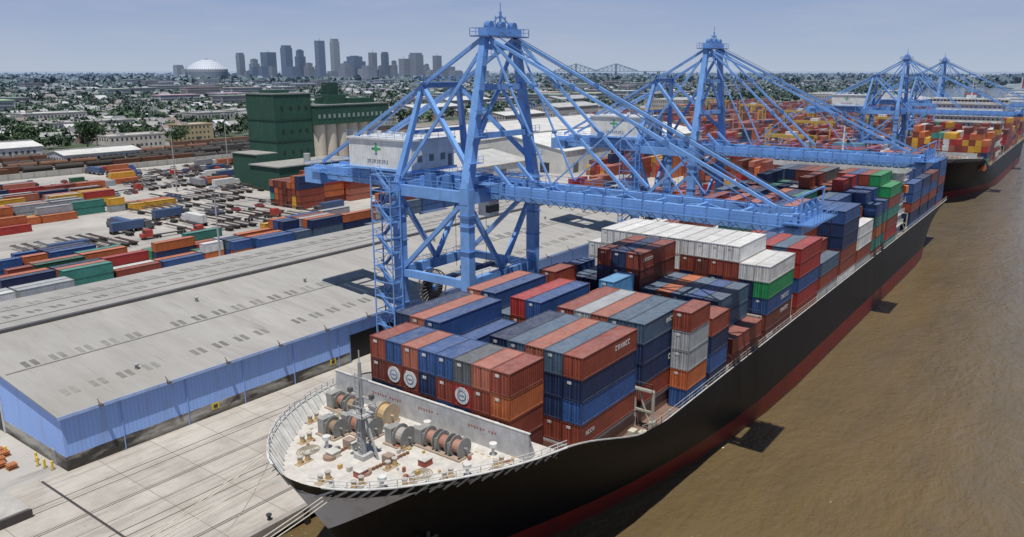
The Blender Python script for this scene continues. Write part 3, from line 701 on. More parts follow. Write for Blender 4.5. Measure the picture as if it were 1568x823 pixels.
    g.box(-5.6,5.6,117,121.5,34.2,37.0,BL); g.rail((-5.6,121.5,37),(5.6,121.5,37),BL); g.rail((-5.6,117,37),(-5.6,121.5,37),BL)
    g.box(-6,-4.6,109.5,119,36.4,36.5,BLd); g.rail((-6,109.5,36.5),(-6,119,36.5),BL,1.1,1.4)
    for y in (80,84,88): g.box(-6.3,-5.0,y,y+1.6,36,38.4,BLd)
    for sx in (-1,1):
        g.beam((sx*3.2,74,37.2),(sx*3.2,77,40),.5,.5,BL); g.box(sx*6-1.4,sx*6+1.4,74.6,82,37.6,37.7,BLd); g.rail((sx*6-1.4,74.6,37.7),(sx*6+1.4,74.6,37.7),BL)
        g.beam((sx*3.2,93,34.9),(sx*8.8,93,36),.9,.9,BL); g.beam((sx*3.2,78,34.9),(sx*8.8,78,36),.9,.9,BL)
    h=MB()
    h.box(-5,6,93.6,109.2,38.3,43.2,GW); h.box(-5.3,6.3,93.3,109.5,43.2,43.5,(.60,.62,.63)); h.box(-5.4,6.4,93.2,109.6,37.9,38.3,BL)
    for y in (95,98,101,104,107): h.cyl((0.5,y,43.5),(0.5,y,44.2),.45,8,(.6,.62,.63))
    for x in (-3,0,3): h.box(x-.6,x+.6,93.55,93.6,39.6,40.8,(.2,.22,.24))
    h.box(4.4,5.4,93.55,93.6,38.4,40.5,(.18,.2,.22)); h.rail((-5,93.3,43.5),(6,93.3,43.5),BL); h.rail((-5.2,93.3,43.5),(-5.2,109.4,43.5),BL)
    for k in range(26): h.box(-5.015,-5.0,93.7+k*.6,93.74+k*.6,38.35,43.1,(.55,.56,.56))
    gy=(.05,.40,.14); cy=102.2;cz=41.6
    for (oy,oz,sz,cc) in ((0,0,.75,gy),(-.85,0,.35,gy),(.85,0,.35,(.05,.18,.35)),(0,.85,.35,gy),(0,-.85,.35,(.05,.18,.35))):
        h.face([(-5.03,cy+oy-sz,cz+oz),(-5.03,cy+oy,cz+oz+sz*.8),(-5.03,cy+oy+sz,cz+oz),(-5.03,cy+oy,cz+oz-sz*.8)],cc); cy+=0
    for k in range(9):
        y=104.6-k*.6; h.box(-5.04,-5,y-.42,y-.3,39.1,39.7,(.1,.14,.2)); h.box(-5.04,-5,y-.3,y-.14,39.58,39.7,(.1,.14,.2)); 
        if k%2: h.box(-5.04,-5,y-.14,y-.02,39.1,39.7,(.1,.14,.2))
        else: h.box(-5.04,-5,y-.3,y-.06,39.1,39.2,(.1,.14,.2))
    t=MB()
    t.box(-2.9,2.9,82,87.5,36.95,37.9,BLd); t.box(-2.3,.3,78.9,81.2,31.6,34.1,GW); t.box(-2.35,.35,78.85,79.6,32.2,33.4,(.03,.04,.05)); t.beam((-1,80,34.1),(-1,82.5,35),.3,.3,BLd)
    for sx in (-2,2):
        for y in (83,86.5): t.cyl((sx,y,22),(sx,y,37),.045,5,(.05,.05,.05),caps=False)
    t.box(-6.1,6.1,84.2,85.3,20.9,21.5,(.12,.16,.25)); t.box(-1.8,1.8,83.6,85.9,21.5,22.1,(.12,.16,.25))
    for sx in (-6,5.8): t.box(sx,sx+.25,83.5,86,20.5,21.2,(.12,.16,.25))
    cx,cy,cz=-3.0,91.0,17.6
    for i in range(24):
        a=2*math.pi*i/24; b=2*math.pi*(i+1)/24
        for yy in (0,.9):
            t.beam((cx,cy+yy,cz),(cx+3.2*math.cos(a),cy+yy,cz+3.2*math.sin(a)),.10,.05,(.30,.29,.27))
            t.beam((cx+3.2*math.cos(a),cy+yy,cz+3.2*math.sin(a)),(cx+3.2*math.cos(b),cy+yy,cz+3.2*math.sin(b)),.16,.16,(.10,.10,.10))
    t.cyl((cx,cy+.1,cz),(cx,cy+.8,cz),2.5,24,(.03,.03,.03)); t.cyl((cx,cy-.5,cz),(cx,cy+1.9,cz),.5,12,BLd); t.box(cx-.6,cx+.6,91.8,92.4,17,21,BLd)
    org=(0,78,2)
    return [(leg.mesh('portal_frame',[M_CRANE],org),'portal_frame'),(up.mesh('upper_a_frame_and_stays',[M_CRANE],org),'upper_a_frame_and_stays'),(g.mesh('boom_and_girder',[M_CRANE],org),'boom_and_girder'),(h.mesh('machinery_house',[M_PAINT],org),'machinery_house'),(t.mesh('trolley_and_cable_reel',[M_PAINT],org),'trolley_and_cable_reel')]
CP=crane_parts()
for X in (102,187,419,527):
    e=empty('gantry_crane',(X,78,2))
    for me,n in CP:
        o=bpy.data.objects.new(n,me); bpy.context.scene.collection.objects.link(o); o.parent=e

# ---------------------------------------------------------------- warehouse
wh=empty('quay_warehouse',(140,138,2))
X0,X1=41,241; Y0w,Yr,Y1w=106,138,170; ze,zr=10.2,13.6
M_ROOF=roof_mat(); M_WALL=wall_mat(); M_DC=dirty_concrete()
r=MB()
def zroof(y): return ze+(zr-ze)*(1-abs(y-Yr)/(Yr-Y0w))
r.hexa([(X0-.6,Y0w-.7,ze-.05),(X1+.6,Y0w-.7,ze-.05),(X1+.6,Yr,zr),(X0-.6,Yr,zr),(X0-.6,Y0w-.7,ze+.15),(X1+.6,Y0w-.7,ze+.15),(X1+.6,Yr,zr+.2),(X0-.6,Yr,zr+.2)],(1,1,1))
r.hexa([(X0-.6,Yr,zr),(X1+.6,Yr,zr),(X1+.6,Y1w+.7,ze-.05),(X0-.6,Y1w+.7,ze-.05),(X0-.6,Yr,zr+.2),(X1+.6,Yr,zr+.2),(X1+.6,Y1w+.7,ze+.15),(X0-.6,Y1w+.7,ze+.15)],(1,1,1))
r.obj('roof',M_ROOF,wh)
v=MB()
v.box(X0-.5,X1+.5,Yr-.45,Yr+.45,zr+.1,zr+.7,(.10,.098,.095))
def slopebox(m,x0,x1,y,wd,hh,col):
    a,b=y,y+wd; za,zb=zroof(a)+.2,zroof(b)+.2
    m.hexa([(x0,a,za),(x1,a,za),(x1,b,zb),(x0,b,zb),(x0,a,za+hh),(x1,a,za+hh),(x1,b,zb+hh),(x0,b,zb+hh)],col)
for yy in (122,146,158): slopebox(v,X0,X1,yy,.25,.12,(.24,.23,.21))
for yy,dy_ in ((Y0w+4.5,2.2),(Y0w+16.8,2.2),(Yr+12,2.6),(Yr+22,2.6)):
    x=X0+3
    while x<X1-3:
        if R.random()<.93:
            c=jit((.215,.21,.19),.25)
            for k in range(2): slopebox(v,x+k*1.3,x+k*1.3+.75,yy,dy_,.06,c)
        x+=4.0
for i in range(9):
    x=X0+14+i*22; y=R.choice([112,127,131]); z=zroof(y)
    v.cyl((x,y,z),(x,y,z+.9),.25,10,(.35,.35,.34)); v.cyl((x,y,z+.9),(x,y,z+1.1),.4,10,(.4,.4,.38))
v.obj('ridge_vent_and_skylights',M_PAINT,wh)
w=MB(); WB=(.27,.44,.86)
doors=[(92,104),(150,162),(205,217)]
xx=X0; zb_=4.1
for a,b in doors+[(X1,X1)]:
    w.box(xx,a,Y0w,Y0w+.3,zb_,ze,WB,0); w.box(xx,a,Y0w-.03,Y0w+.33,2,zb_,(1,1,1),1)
    if a<X1:
        w.box(a,b,Y0w,Y0w+.3,7.4,ze,WB,0); w.box(a,b,Y0w+.8,Y0w+1.0,2,7.4,(.012,.012,.014),2)
        w.box(a-.25,a,Y0w-.06,Y0w+.8,2,7.5,(.2,.3,.5),2); w.box(b,b+.25,Y0w-.06,Y0w+.8,2,7.5,(.2,.3,.5),2)
        for k in range(1,12): w.box(a,b,Y0w+.76,Y0w+.8,2+k*.45,2.05+k*.45,(.03,.03,.03),2)
    xx=b
for xa,xb in ((X0,X0+.3),(X1-.3,X1)):
    w.hexa([(xa,Y0w+.3,zb_),(xb,Y0w+.3,zb_),(xb,Yr,zb_),(xa,Yr,zb_),(xa,Y0w+.3,ze),(xb,Y0w+.3,ze),(xb,Yr,zr),(xa,Yr,zr)],WB,0)
    w.hexa([(xa,Yr,zb_),(xb,Yr,zb_),(xb,Y1w,zb_),(xa,Y1w,zb_),(xa,Yr,zr),(xb,Yr,zr),(xb,Y1w,ze),(xa,Y1w,ze)],WB,0)
    w.box(xa-.02,xb+.02,Y0w+.35,Y1w,2,zb_,(1,1,1),1)
w.box(X0,X1,Y1w-.3,Y1w,2,ze,WB,0)
w.box(X0-.12,X0,126,133,2.05,7.8,(.012,.012,.014),2); w.box(X0-.2,X0-.02,125.7,126,2.05,8,(.6,.6,.6),2)
w.box(X0-.12,X0,109,110.2,2.05,4.3,(.3,.3,.3),2)
w.box(X0-.6,X1+.6,Y0w-.78,Y0w-.7,ze-.3,ze+.17,(.36,.48,.76),2)
for i in range(20):
    x=X0+5+i*10
    w.box(x-.25,x+.25,Y0w-1.4,Y0w-.8,ze+.0,ze+.25,(.12,.10,.08),2); w.beam((x,Y0w-.8,ze+.3),(x,Y0w-.2,ze+.8),.1,.1,(.15,.12,.1),2)
    w.box(x+3,x+3.12,Y0w-.15,Y0w,2,ze-.3,(.25,.38,.7),2)
for i in range(8):
    x=X0+22+i*24; w.box(x,x+1.3,Y0w-.1,Y0w-.03,3.0,4.0,(.65,.5,.05),2); w.box(x+.3,x+1,Y0w-.13,Y0w-.1,3.2,3.8,(.05,.05,.05),2)
w.obj('walls_and_doors',[M_WALL,M_DC,M_PAINT],wh)

for (x,y) in ((40.0,108.2),(39.6,109.6),(39.3,111),(39.8,112.6),(38.0,118)):
    b=MB(); b.cyl((x,y,2),(x,y,3.3),.16,10,(.7,.48,.03)); b.cyl((x,y,3.3),(x,y,3.4),.16,10,(.7,.48,.03),r2=.05); b.box(x-.25,x+.25,y-.25,y+.25,2,2.05,(.2,.2,.2)); b.obj('yellow_bollard',M_PAINT)
b=MB()
for k in range(5):
    x,y=36+R.uniform(-2,2),113+k*1.6
    for j in range(3):
        for s in range(5): b.box(x-.6+s*.26,x-.6+s*.26+.18,y-.6,y+.6,2.1+j*.3,2.14+j*.3,(.45,.17,.06))
        for s in (-.55,0,.45): b.box(x-.6,x+.6,y+s,y+s+.1,2.02+j*.3,2.1+j*.3,(.35,.13,.05))
b.obj('pallet_stack',M_PAINT)
b=MB(); b.box(20,33,98,116,2.02,3.3,(.42,.40,.37)); b.box(19.8,33.2,97.8,98,2.02,3.1,(.06,.05,.05)); b.obj('loading_platform',M_PAINT)

# ---------------------------------------------------------------- yard containers
YP=['orr']*5+['ox']*3+['sa']*2+['gn','dgn','wh','bl','nv','gy','rd','te','ye']
YPY=['ye']*8+['orr']*5+['gy']*4+['rd']*1+['te','dgn']
YPR=['ox']*7+['rd']*3+['orr']*4+['br']*5+['sa']*2+['nv']*2+['gy','te','ye']
YPB=['nv']*4+['bl']*6+['gb']*3+['gy']*2+['orr']*2+['ox']*2
def yard(x0,x1,y0,nr,tmax,pal,det=0,fill=.92,tmin=1,name='container_stack',pitch=2.75):
    mb=MB(); x=x0
    base_t=R.randint(tmin,tmax)
    while x+12.2<=x1:
        L=12.19 if R.random()<.8 else 6.06
        for rr in range(nr):
            if R.random()<fill:
                t=max(tmin,min(tmax,base_t+R.choice([-1,0,0,1]))) 
                run=C[R.choice(pal)]
                for k in range(t):
                    if R.random()<.5: run=C[R.choice(pal)]
                    container(mb,x+R.uniform(-.15,.15),y0+rr*pitch,2.03+k*CH,L,jit(run),det)
        x+=L+.6
        if R.random()<.3: base_t=R.randint(tmin,tmax)
        if R.random()<.08: x+=6
    if mb.f: mb.obj(name,M_CONT)
yard(70,136,199,3,2,YP,1); yard(75,139,211,3,2,YP,1,tmin=1); yard(58,112,223,3,2,YPB,1,.85); yard(62,84,189,2,2,['gy','gy','nv','wh'],1)
yard(128,205,192,5,3,YPB,1,tmin=2); yard(150,215,208,3,2,YPR,1,.8); yard(170,240,178,3,2,YPB,1)
yard(193,232,247,7,5,YPR,1,tmin=4); yard(236,262,250,4,3,YPB,1)
yard(60,120,286,3,2,YPR,1,.8)
for i in range(5): yard(70+R.uniform(0,20),R.choice([150,160,172]),298+i*13.5,3,2,YPY if i<3 else YPR,1,.85)
yard(165,200,372,3,2,YPY,0,.8); yard(60,150,374,3,2,YPR,0,.8)
yard(205,290,205,4,3,YPB,1,.9); yard(245,330,125,4,3,YPR,1,.85,2); yard(250,330,145,4,3,YPB,0,.85); yard(245,335,170,4,3,YPR,0,.85)
y=118
while y<430:
    x=350 if y<205 else 520
    while x<1180:
        L=R.choice([75,100,125])
        if (y<300 or x>620) and R.random()<.93: yard(x,x+L,y,R.choice([5,6]),5,YPR,0,.9,1)
        x+=L+14
    y+=26
def rtg_mesh():
    m=MB(); c=(.50,.33,.08)
    for x in (-4,4):
        for y in (-12,12): m.beam((x,y,1.4),(x,y,18),.8,.9,c); m.cyl((x-1,y-.3,.8),(x-1,y+.3,.8),.8,10,(.03,.03,.03)); m.cyl((x+1,y-.3,.8),(x+1,y+.3,.8),.8,10,(.03,.03,.03))
    for x in (-3,3): m.box(x-.5,x+.5,-13,13,18,19.6,c)
    for y in (-12,12): m.box(-5,5,y-.5,y+.5,1.2,2.2,c); m.beam((-4,y,17),(4,y,17),.5,.6,c)
    m.box(-3,3,-3,2,19.6,21.2,(.6,.6,.6)); m.box(-2,0,4,6,15.5,17.8,(.6,.6,.6)); m.box(4.5,6.5,-12.8,-9,2,4.2,(.5,.5,.5))
    return m.mesh('yard_gantry',[M_PAINT])
RG=rtg_mesh()
for (x,y) in ((640,125),(760,150),(700,203),(860,229),(930,177),(560,151),(800,281),(1000,255),(430,126),(660,333),(900,360)):
    o=bpy.data.objects.new('yard_gantry',RG); bpy.context.scene.collection.objects.link(o); o.location=(x,y+7,2.03)
# ---------------------------------------------------------------- buildings
def building(name,x0,x1,y0,y1,z1,wc,rc,storeys=2,parapet=.6,z0=2.0,win=True,gable=False):
    e=empty(name,((x0+x1)/2,(y0+y1)/2,z0)); m=MB()
    m.box(x0,x1,y0,y1,z0,z1,wc); m.obj('walls',M_BLDG,e)
    m=MB()
    if gable:
        ym=(y0+y1)/2; h=(y1-y0)*.09
        m.hexa([(x0-.5,y0-.6,z1+.0),(x1+.5,y0-.6,z1+.0),(x1+.5,ym,z1+h),(x0-.5,ym,z1+h),(x0-.5,y0-.6,z1+.3),(x1+.5,y0-.6,z1+.3),(x1+.5,ym,z1+h+.3),(x0-.5,ym,z1+h+.3)],rc)
        m.hexa([(x0-.5,ym,z1+h),(x1+.5,ym,z1+h),(x1+.5,y1+.6,z1),(x0-.5,y1+.6,z1),(x0-.5,ym,z1+h+.3),(x1+.5,ym,z1+h+.3),(x1+.5,y1+.6,z1+.3),(x0-.5,y1+.6,z1+.3)],rc)
        m.face([(x0,y0,z1),(x0,ym,z1+h),(x0,y1,z1)],wc)
        m.box(x0,x1,ym-.6,ym+.6,z1+h+.2,z1+h+.9,(.3,.3,.3))
        x=x0+3
        while x<x1-3: m.box(x,x+.15,y0-.08,y0-.01,z0,z1,tuple(k*.7 for k in wc)); x+=5
    else:
        m.box(x0-.2,x1+.2,y0-.2,y1+.2,z1,z1+.3,wc); m.box(x0+.3,x1-.3,y0+.3,y1-.3,z1+.3,z1+.34,rc)
        for a in ((x0-.2,x1+.2,y0-.2,y0+.2),(x0-.2,x1+.2,y1-.2,y1+.2),(x0-.2,x0+.2,y0+.2,y1-.2),(x1-.2,x1+.2,y0+.2,y1-.2)): m.box(*a,z1+.3,z1+.3+parapet,wc)
        for k in range(3): 
            ax=R.uniform(x0+2,x1-4); ay=R.uniform(y0+2,y1-4); m.box(ax,ax+2.4,ay,ay+1.8,z1+.34,z1+1.8,(.4,.4,.4))
    m.obj('roof',M_BLDG,e)
    if win:
        m=MB(); hh=(z1-z0)/storeys
        for s in range(storeys):
            zz=z0+s*hh+hh*.35
            x=x0+1.5
            while x<x1-2.5: m.box(x,x+1.4,y0-.05,y0,zz,zz+hh*.4,(.04,.05,.06)); x+=3.4
            y=y0+1.5
            while y<y1-2.5: m.box(x0-.05,x0,y,y+1.4,zz,zz+hh*.4,(.04,.05,.06)); y+=3.4
        m.box((x0+x1)/2-1.5,(x0+x1)/2+1.5,y0-.1,y0-.05,z0,z0+3,(.08,.07,.06))
        m.obj('windows_and_door',M_BLDG,e)
    else:
        m=MB()
        x=x0+8
        while x<x1-8: m.box(x,x+5,y0-.1,y0-.02,z0,z0+5.5,(.12,.13,.14)); x+=16
        m.box(x0-.1,x0-.02,y0+10,y0+16,z0,z0+5.5,(.05,.05,.06)); m.obj('dock_doors',M_BLDG,e)
    return e
building('storage_shed',345,520,222,292,14,(.62,.62,.59),(.60,.60,.58),1,win=False,gable=True)
building('storage_shed',350,560,300,372,14,(.55,.53,.50),(.52,.51,.49),1,win=False,gable=True)
building('storage_shed',250,330,235,285,10,(.55,.56,.55),(.42,.42,.41),1,win=False,gable=True)
building('office_building',266,306,540,558,11,(.55,.52,.45),(.45,.44,.42),2)
building('brick_office_building',335,362,566,584,14,(.50,.40,.22),(.5,.47,.42),3)
building('maintenance_shed',150,215,520,548,10,(.60,.60,.60),(.62,.62,.6),1,gable=True)
building('maintenance_shed',205,250,470,492,8,(.50,.52,.52),(.55,.55,.53),1,gable=True)
for (x,y,l,w_,h) in ((560,600,60,30,12),(650,620,80,35,14),(450,610,50,25,12),(800,700,90,45,16),(420,680,40,26,16),(980,640,110,45,14),(620,470,70,30,12),(760,500,90,40,14),(190,640,60,30,10),(300,700,70,30,12),(520,760,80,40,12),(1150,200,140,40,16),(1260,330,120,50,20),(1050,480,120,60,14),(330,830,60,30,14),(900,850,100,50,14)):
    building('industrial_building',x,x+l,y,y+w_,h,jit((.45,.42,.38)),jit((.46,.46,.44),.25),2,gable=R.random()<.5)

ge=empty('grain_elevator',(260,325,2)); GR=(.025,.080,.056); GR2=(.037,.105,.077); CRM=(.58,.52,.42)
def ribs(m,x0,x1,y0,z0,z1,step=3.0,col=GR2):
    x=x0
    while x<x1: m.box(x,x+.25,y0-.12,y0,z0,z1,col); x+=step
m=MB()
m.box(232,254,312,333,2,44,GR); m.box(231.7,254.3,311.7,333.3,44,44.6,(.20,.22,.21)); ribs(m,232,254,312,2,44)
y=312
while y<333: m.box(231.88,232,y,y+.25,2,44,GR2); y+=3
for z in (12,22,32): m.box(231.8,254.2,311.8,312-.13,z,z+.5,(.02,.06,.04)); m.box(231.75,231.87,312,333,z,z+.5,(.02,.06,.04))
for z in (16,26,37):
    for x in (236,241,246,250): m.box(x,x+1.2,311.85,311.99,z,z+1.6,(.02,.03,.03))
m.box(236,246,318,328,44.6,46,GR); m.obj('elevator_tower',M_BLDG,ge)
m=MB()
for i in range(6):
    for j in range(3): m.cyl((259+i*7.2,314+j*7.2,2),(259+i*7.2,314+j*7.2,29),3.7,20,CRM)
m.obj('grain_silos',M_BLDG,ge)
m=MB(); m.box(254.3,304,309.5,333,29,38,GR); ribs(m,254.3,304,309.5,29,38,2.5); m.box(254,304.4,309.2,333.3,38,38.5,(.16,.18,.17))
for i in range(15): m.box(256+i*3.2,257.4+i*3.2,309.3,309.37,32,34,(.25,.32,.3))
m.box(268,280,316,326,38.5,43,GR); m.box(271,277,318,324,43,49,(.02,.06,.045)); m.box(284,300,316,326,38.5,41,GR)
m.beam((254,320,42),(300,320,42),.6,.6,(.2,.2,.2)); m.cyl((272,319,49),(272,319,53),.2,6,(.1,.1,.1)); m.beam((262,322,38.5),(262,322,48),.3,.3,(.15,.15,.15)); m.beam((262,322,48),(272,320,48),.3,.3,(.15,.15,.15)); m.obj('headhouse_gallery',M_BLDG,ge)
m=MB(); m.box(216,262,290,311,2,13,GR); m.box(215.4,262.6,289.4,311.2,13,13.5,(.30,.30,.28)); ribs(m,216,262,290,2,13)
m.box(220,232,311.2,330,2,17,GR); m.box(219.6,231.9,311.3,330.5,17,17.4,(.3,.3,.28)); m.box(225,232,289.9,289.99,2.1,8,(.01,.012,.01)); m.box(240,247,289.9,289.99,2.1,8,(.01,.012,.01))
m.cyl((240,300,13.5),(240,300,17),1.6,14,(.35,.36,.35)); m.obj('truck_shed',M_BLDG,ge)

m=MB(); m.box(-200,1300,431,431.5,2,5,(.45,.43,.39)); 
for i in range(250): m.box(-200+i*6,-199.7+i*6,430.9,431,2,5,(.3,.28,.25))
m.obj('flood_wall',M_BLDG)
for y,n,x0 in ((440,26,60),(449,22,100),(458,30,40),(470,24,120),(482,28,60),(500,20,150),(520,24,50)):
    m=MB(); x=x0+R.uniform(-20,20); kind=0
    m.box(-200,1200,y-.8,y-.65,2.03,2.2,(.1,.07,.05)); m.box(-200,1200,y+.65,y+.8,2.03,2.2,(.1,.07,.05))
    for i in range(n):
        if R.random()<.12: x+=R.uniform(20,60)
        if i%5==0: kind=R.choice([0,1]); kc=R.choice([(.05,.045,.04),(.16,.07,.04),(.10,.09,.08),(.3,.28,.24),(.20,.10,.06)])
        c=jit(kc,.25)
        if kind==0:
            m.cyl((x+.6,y,4.6),(x+15,y,4.6),1.5,12,c); m.cyl((x+7.4,y,6.0),(x+8.2,y,6.5),.5,8,c)
        else:
            m.hexa([(x+1,y-1.4,3.2),(x+14.6,y-1.4,3.2),(x+14.6,y+1.4,3.2),(x+1,y+1.4,3.2),(x+.4,y-1.5,6.6),(x+15.2,y-1.5,6.6),(x+15.2,y+1.5,6.6),(x+.4,y+1.5,6.6)],c)
        m.box(x+.3,x+15.3,y-.9,y+.9,2.9,3.2,(.04,.035,.03))
        for k in (1.6,3.2,12.4,14): m.cyl((x+k,y-.8,2.65),(x+k,y+.8,2.65),.45,8,(.05,.04,.035))
        x+=16.4
    m.obj('freight_train',M_BLDG)
def car_mesh(col):
    m=MB(); m.box(-2.2,2.2,-.88,.88,.35,.95,col)
    m.hexa([(-1.6,-.82,.95),(1.2,-.82,.95),(1.2,.82,.95),(-1.6,.82,.95),(-1.2,-.68,1.45),(.6,-.68,1.45),(.6,.68,1.45),(-1.2,.68,1.45)],(.04,.05,.06)); m.box(-1.15,.55,-.66,.66,1.45,1.5,col)
    for x in (-1.4,1.4):
        for y in (-.9,.7): m.cyl((x,y,.33),(x,y+.2,.33),.33,10,(.02,.02,.02))
    return m.mesh('parked_car',[M_PAINT])
CM=[car_mesh(c) for c in ((.6,.6,.6),(.03,.03,.035),(.3,.31,.32),(.3,.03,.03),(.04,.08,.2),(.15,.15,.16))]
def truck_mesh(col,box):
    m=MB(); m.box(4.5,6.9,-1.2,1.2,.7,3.1,col); m.box(6.9,8.0,-1.1,1.1,.7,1.9,col); m.box(6.86,6.95,-1,1,1.95,2.9,(.03,.04,.05)); m.box(-6.5,5,-.5,.5,.85,1.15,(.08,.07,.06))
    for x in (-6.2,-5,2.2,3.4,7.1):
        for y in (-1.2,.9): m.cyl((x,y,.5),(x,y+.3,.5),.5,10,(.02,.02,.02))
    m.box(-6.6,-6.4,-1.2,1.2,.9,1.2,(.1,.09,.08))
    if box: m.box(-6.5,4.2,-1.22,1.22,1.2,3.9,box); m.box(-6.54,-6.5,-.03,.03,1.3,3.8,(.05,.05,.05))
    return m.mesh('semi_truck',[M_PAINT])
TM=[truck_mesh((.4,.06,.04),None),truck_mesh((.6,.6,.6),(.62,.62,.60)),truck_mesh((.06,.1,.3),(.4,.12,.05)),truck_mesh((.65,.65,.65),(.25,.26,.27)),truck_mesh((.1,.1,.1),(.06,.1,.2))]
def inst(me,name,x,y,z,rot):
    o=bpy.data.objects.new(name,me); bpy.context.scene.collection.objects.link(o); o.location=(x,y,z); o.rotation_euler=(0,0,rot)
for i in range(44): inst(R.choice(TM),'semi_truck',R.uniform(100,330),R.choice([240,285,350,380,404,420,236,326,338,364,268,256])+R.uniform(-4,4),2.03,R.choice([0,math.pi,math.pi/2])+R.uniform(-.1,.1))
for x,y in ((172,243),(60,186),(100,184),(148,236)): inst(TM[0],'semi_truck',x,y,2.03,R.choice([0,1.5,3.1]))
for i in range(150):
    inst(R.choice(CM),'parked_car',R.uniform(150,330),R.choice([396,401,412,340,265,346,358,390,310,318])+R.uniform(-1,1),2.03,math.pi/2)
m=MB()
for (x0,y0,n,k_) in ((142,232,18,3),(150,272,16,2),(175,300,18,2),(185,342,24,3),(215,385,30,2),(142,182,9,1),(95,236,12,2)):
    for j in range(k_):
        for i in range(n):
            if R.random()<.3: continue
            x=x0+i*3.2+R.uniform(-.4,.4); y=y0+j*14+R.uniform(-1,1); c=jit(R.choice([(.07,.06,.06),(.12,.10,.09),(.09,.05,.04),(.15,.15,.16)]))
            m.box(x-.15,x+.15,y,y+12,3.0,3.25,c); m.box(x+.7,x+1.0,y,y+12,3.0,3.25,c); m.box(x-.4,x+1.3,y,y+.3,3,3.3,(.1,.08,.07)); m.box(x-.4,x+1.3,y+11.7,y+12,3,3.3,(.1,.08,.07))
            for yy in (1.5,2.8): m.cyl((x-.5,y+yy,2.55),(x+1.4,y+yy,2.55),.5,8,(.02,.02,.02))
m.obj('container_chassis_row',M_PAINT)
for (x,y,h) in ((120,400,32),(260,395,30),(190,330,28),(115,182,24),(330,390,32),(450,215,32),(600,300,32),(760,290,32),(900,250,32),(60,440,34),(420,440,30),(520,200,32),(680,190,32),(1000,180,32)):
    m=MB(); m.cyl((x,y,2),(x,y,2+h),.35,8,(.35,.35,.34),r2=.15); m.cyl((x,y,2),(x,y,3),.6,8,(.4,.4,.38)); m.cyl((x,y,1.6+h),(x,y,2+h),1.1,10,(.3,.3,.3))
    for a in range(6): m.box(x+1.2*math.cos(a*1.05)-.25,x+1.2*math.cos(a*1.05)+.25,y+1.2*math.sin(a*1.05)-.25,y+1.2*math.sin(a*1.05)+.25,1.2+h,1.6+h,(.5,.5,.5))
    m.obj('light_mast',M_PAINT)

# ---------------------------------------------------------------- trees & houses
rng=np.random.default_rng(5)
def leaf_cloud(centers,radii,nleaf,size,name):
    n=len(centers); 
    c=np.repeat(centers,nleaf,axis=0); r=np.repeat(radii,nleaf)
    N=len(c)
    nl=5; lob=rng.normal(size=(n,nl,3)); lob/=np.linalg.norm(lob,axis=2,keepdims=True); lob*=np.array([.55,.55,.3])
    li=rng.integers(0,nl,N); ci=np.repeat(np.arange(n),nleaf); base=lob[ci,li]
    dr=rng.normal(size=(N,3)); dr/=np.linalg.norm(dr,axis=1,keepdims=True); dr*=(rng.random((N,1))**.4)*np.array([.55,.55,.42])
    p=c+(base+dr)*r[:,None]
    s=r*size*rng.uniform(.6,1.3,N)
    a=rng.normal(size=(N,3)); a/=np.linalg.norm(a,axis=1,keepdims=True); b=np.cross(a,rng.normal(size=(N,3))); b/=np.linalg.norm(b,axis=1,keepdims=True)
    v=np.stack([p-a*s[:,None],p-b*s[:,None]*.7,p+a*s[:,None],p+b*s[:,None]*.7],1).reshape(-1,3)
    treecol=rng.uniform(.65,1.35,n)[ci]*rng.uniform(.6,1.4,N)
    col=np.stack([.046*treecol,.078*treecol,.030*treecol,np.ones(N)],1)
    me=bpy.data.meshes.new(name); me.vertices.add(4*N); me.vertices.foreach_set('co',v.ravel()); me.loops.add(4*N); me.loops.foreach_set('vertex_index',np.arange(4*N)); me.polygons.add(N)
    me.polygons.foreach_set('loop_start',np.arange(0,4*N,4)); me.polygons.foreach_set('loop_total',np.full(N,4))
    at=me.color_attributes.new('Col','FLOAT_COLOR','CORNER'); at.data.foreach_set('color',np.repeat(col,4,axis=0).astype(np.float32).ravel())
    me.materials.append(M_LEAF); me.update(); me.validate()
    o=bpy.data.objects.new(name,me); bpy.context.scene.collection.objects.link(o); return o
def scatter(n,d0,d1,a0=4,a1=76,ymin=575):
    out=[]
    while len(out)<n:
        d=math.sqrt(rng.uniform(d0*d0,d1*d1)); a=math.radians(rng.uniform(a0,a1)); x=d*math.cos(a);y=d*math.sin(a)
        if y<ymin: continue
        out.append((x,y))
    return np.array(out)
p=scatter(3400,600,1500); r_=rng.uniform(4,9,len(p)); leaf_cloud(np.column_stack([p,2+r_*.9]),r_,44,.26,'tree_mass')
p=scatter(6500,1400,3200,3,76,400); r_=rng.uniform(6,13,len(p)); leaf_cloud(np.column_stack([p,2+r_*.7]),r_,20,.38,'tree_mass')
p=scatter(9000,3000,9000,2,76,300); r_=rng.uniform(14,32,len(p)); k_=(p[:,0]<2600)|(p[:,1]>.075*p[:,0]+420)|(p[:,1]<.05*p[:,0]+300); p=p[k_]; r_=r_[k_]; leaf_cloud(np.column_stack([p,2+r_*.3]),r_,12,.5,'tree_mass')
M_BARK=simple('bark',(.10,.075,.05),.9,.4,2)
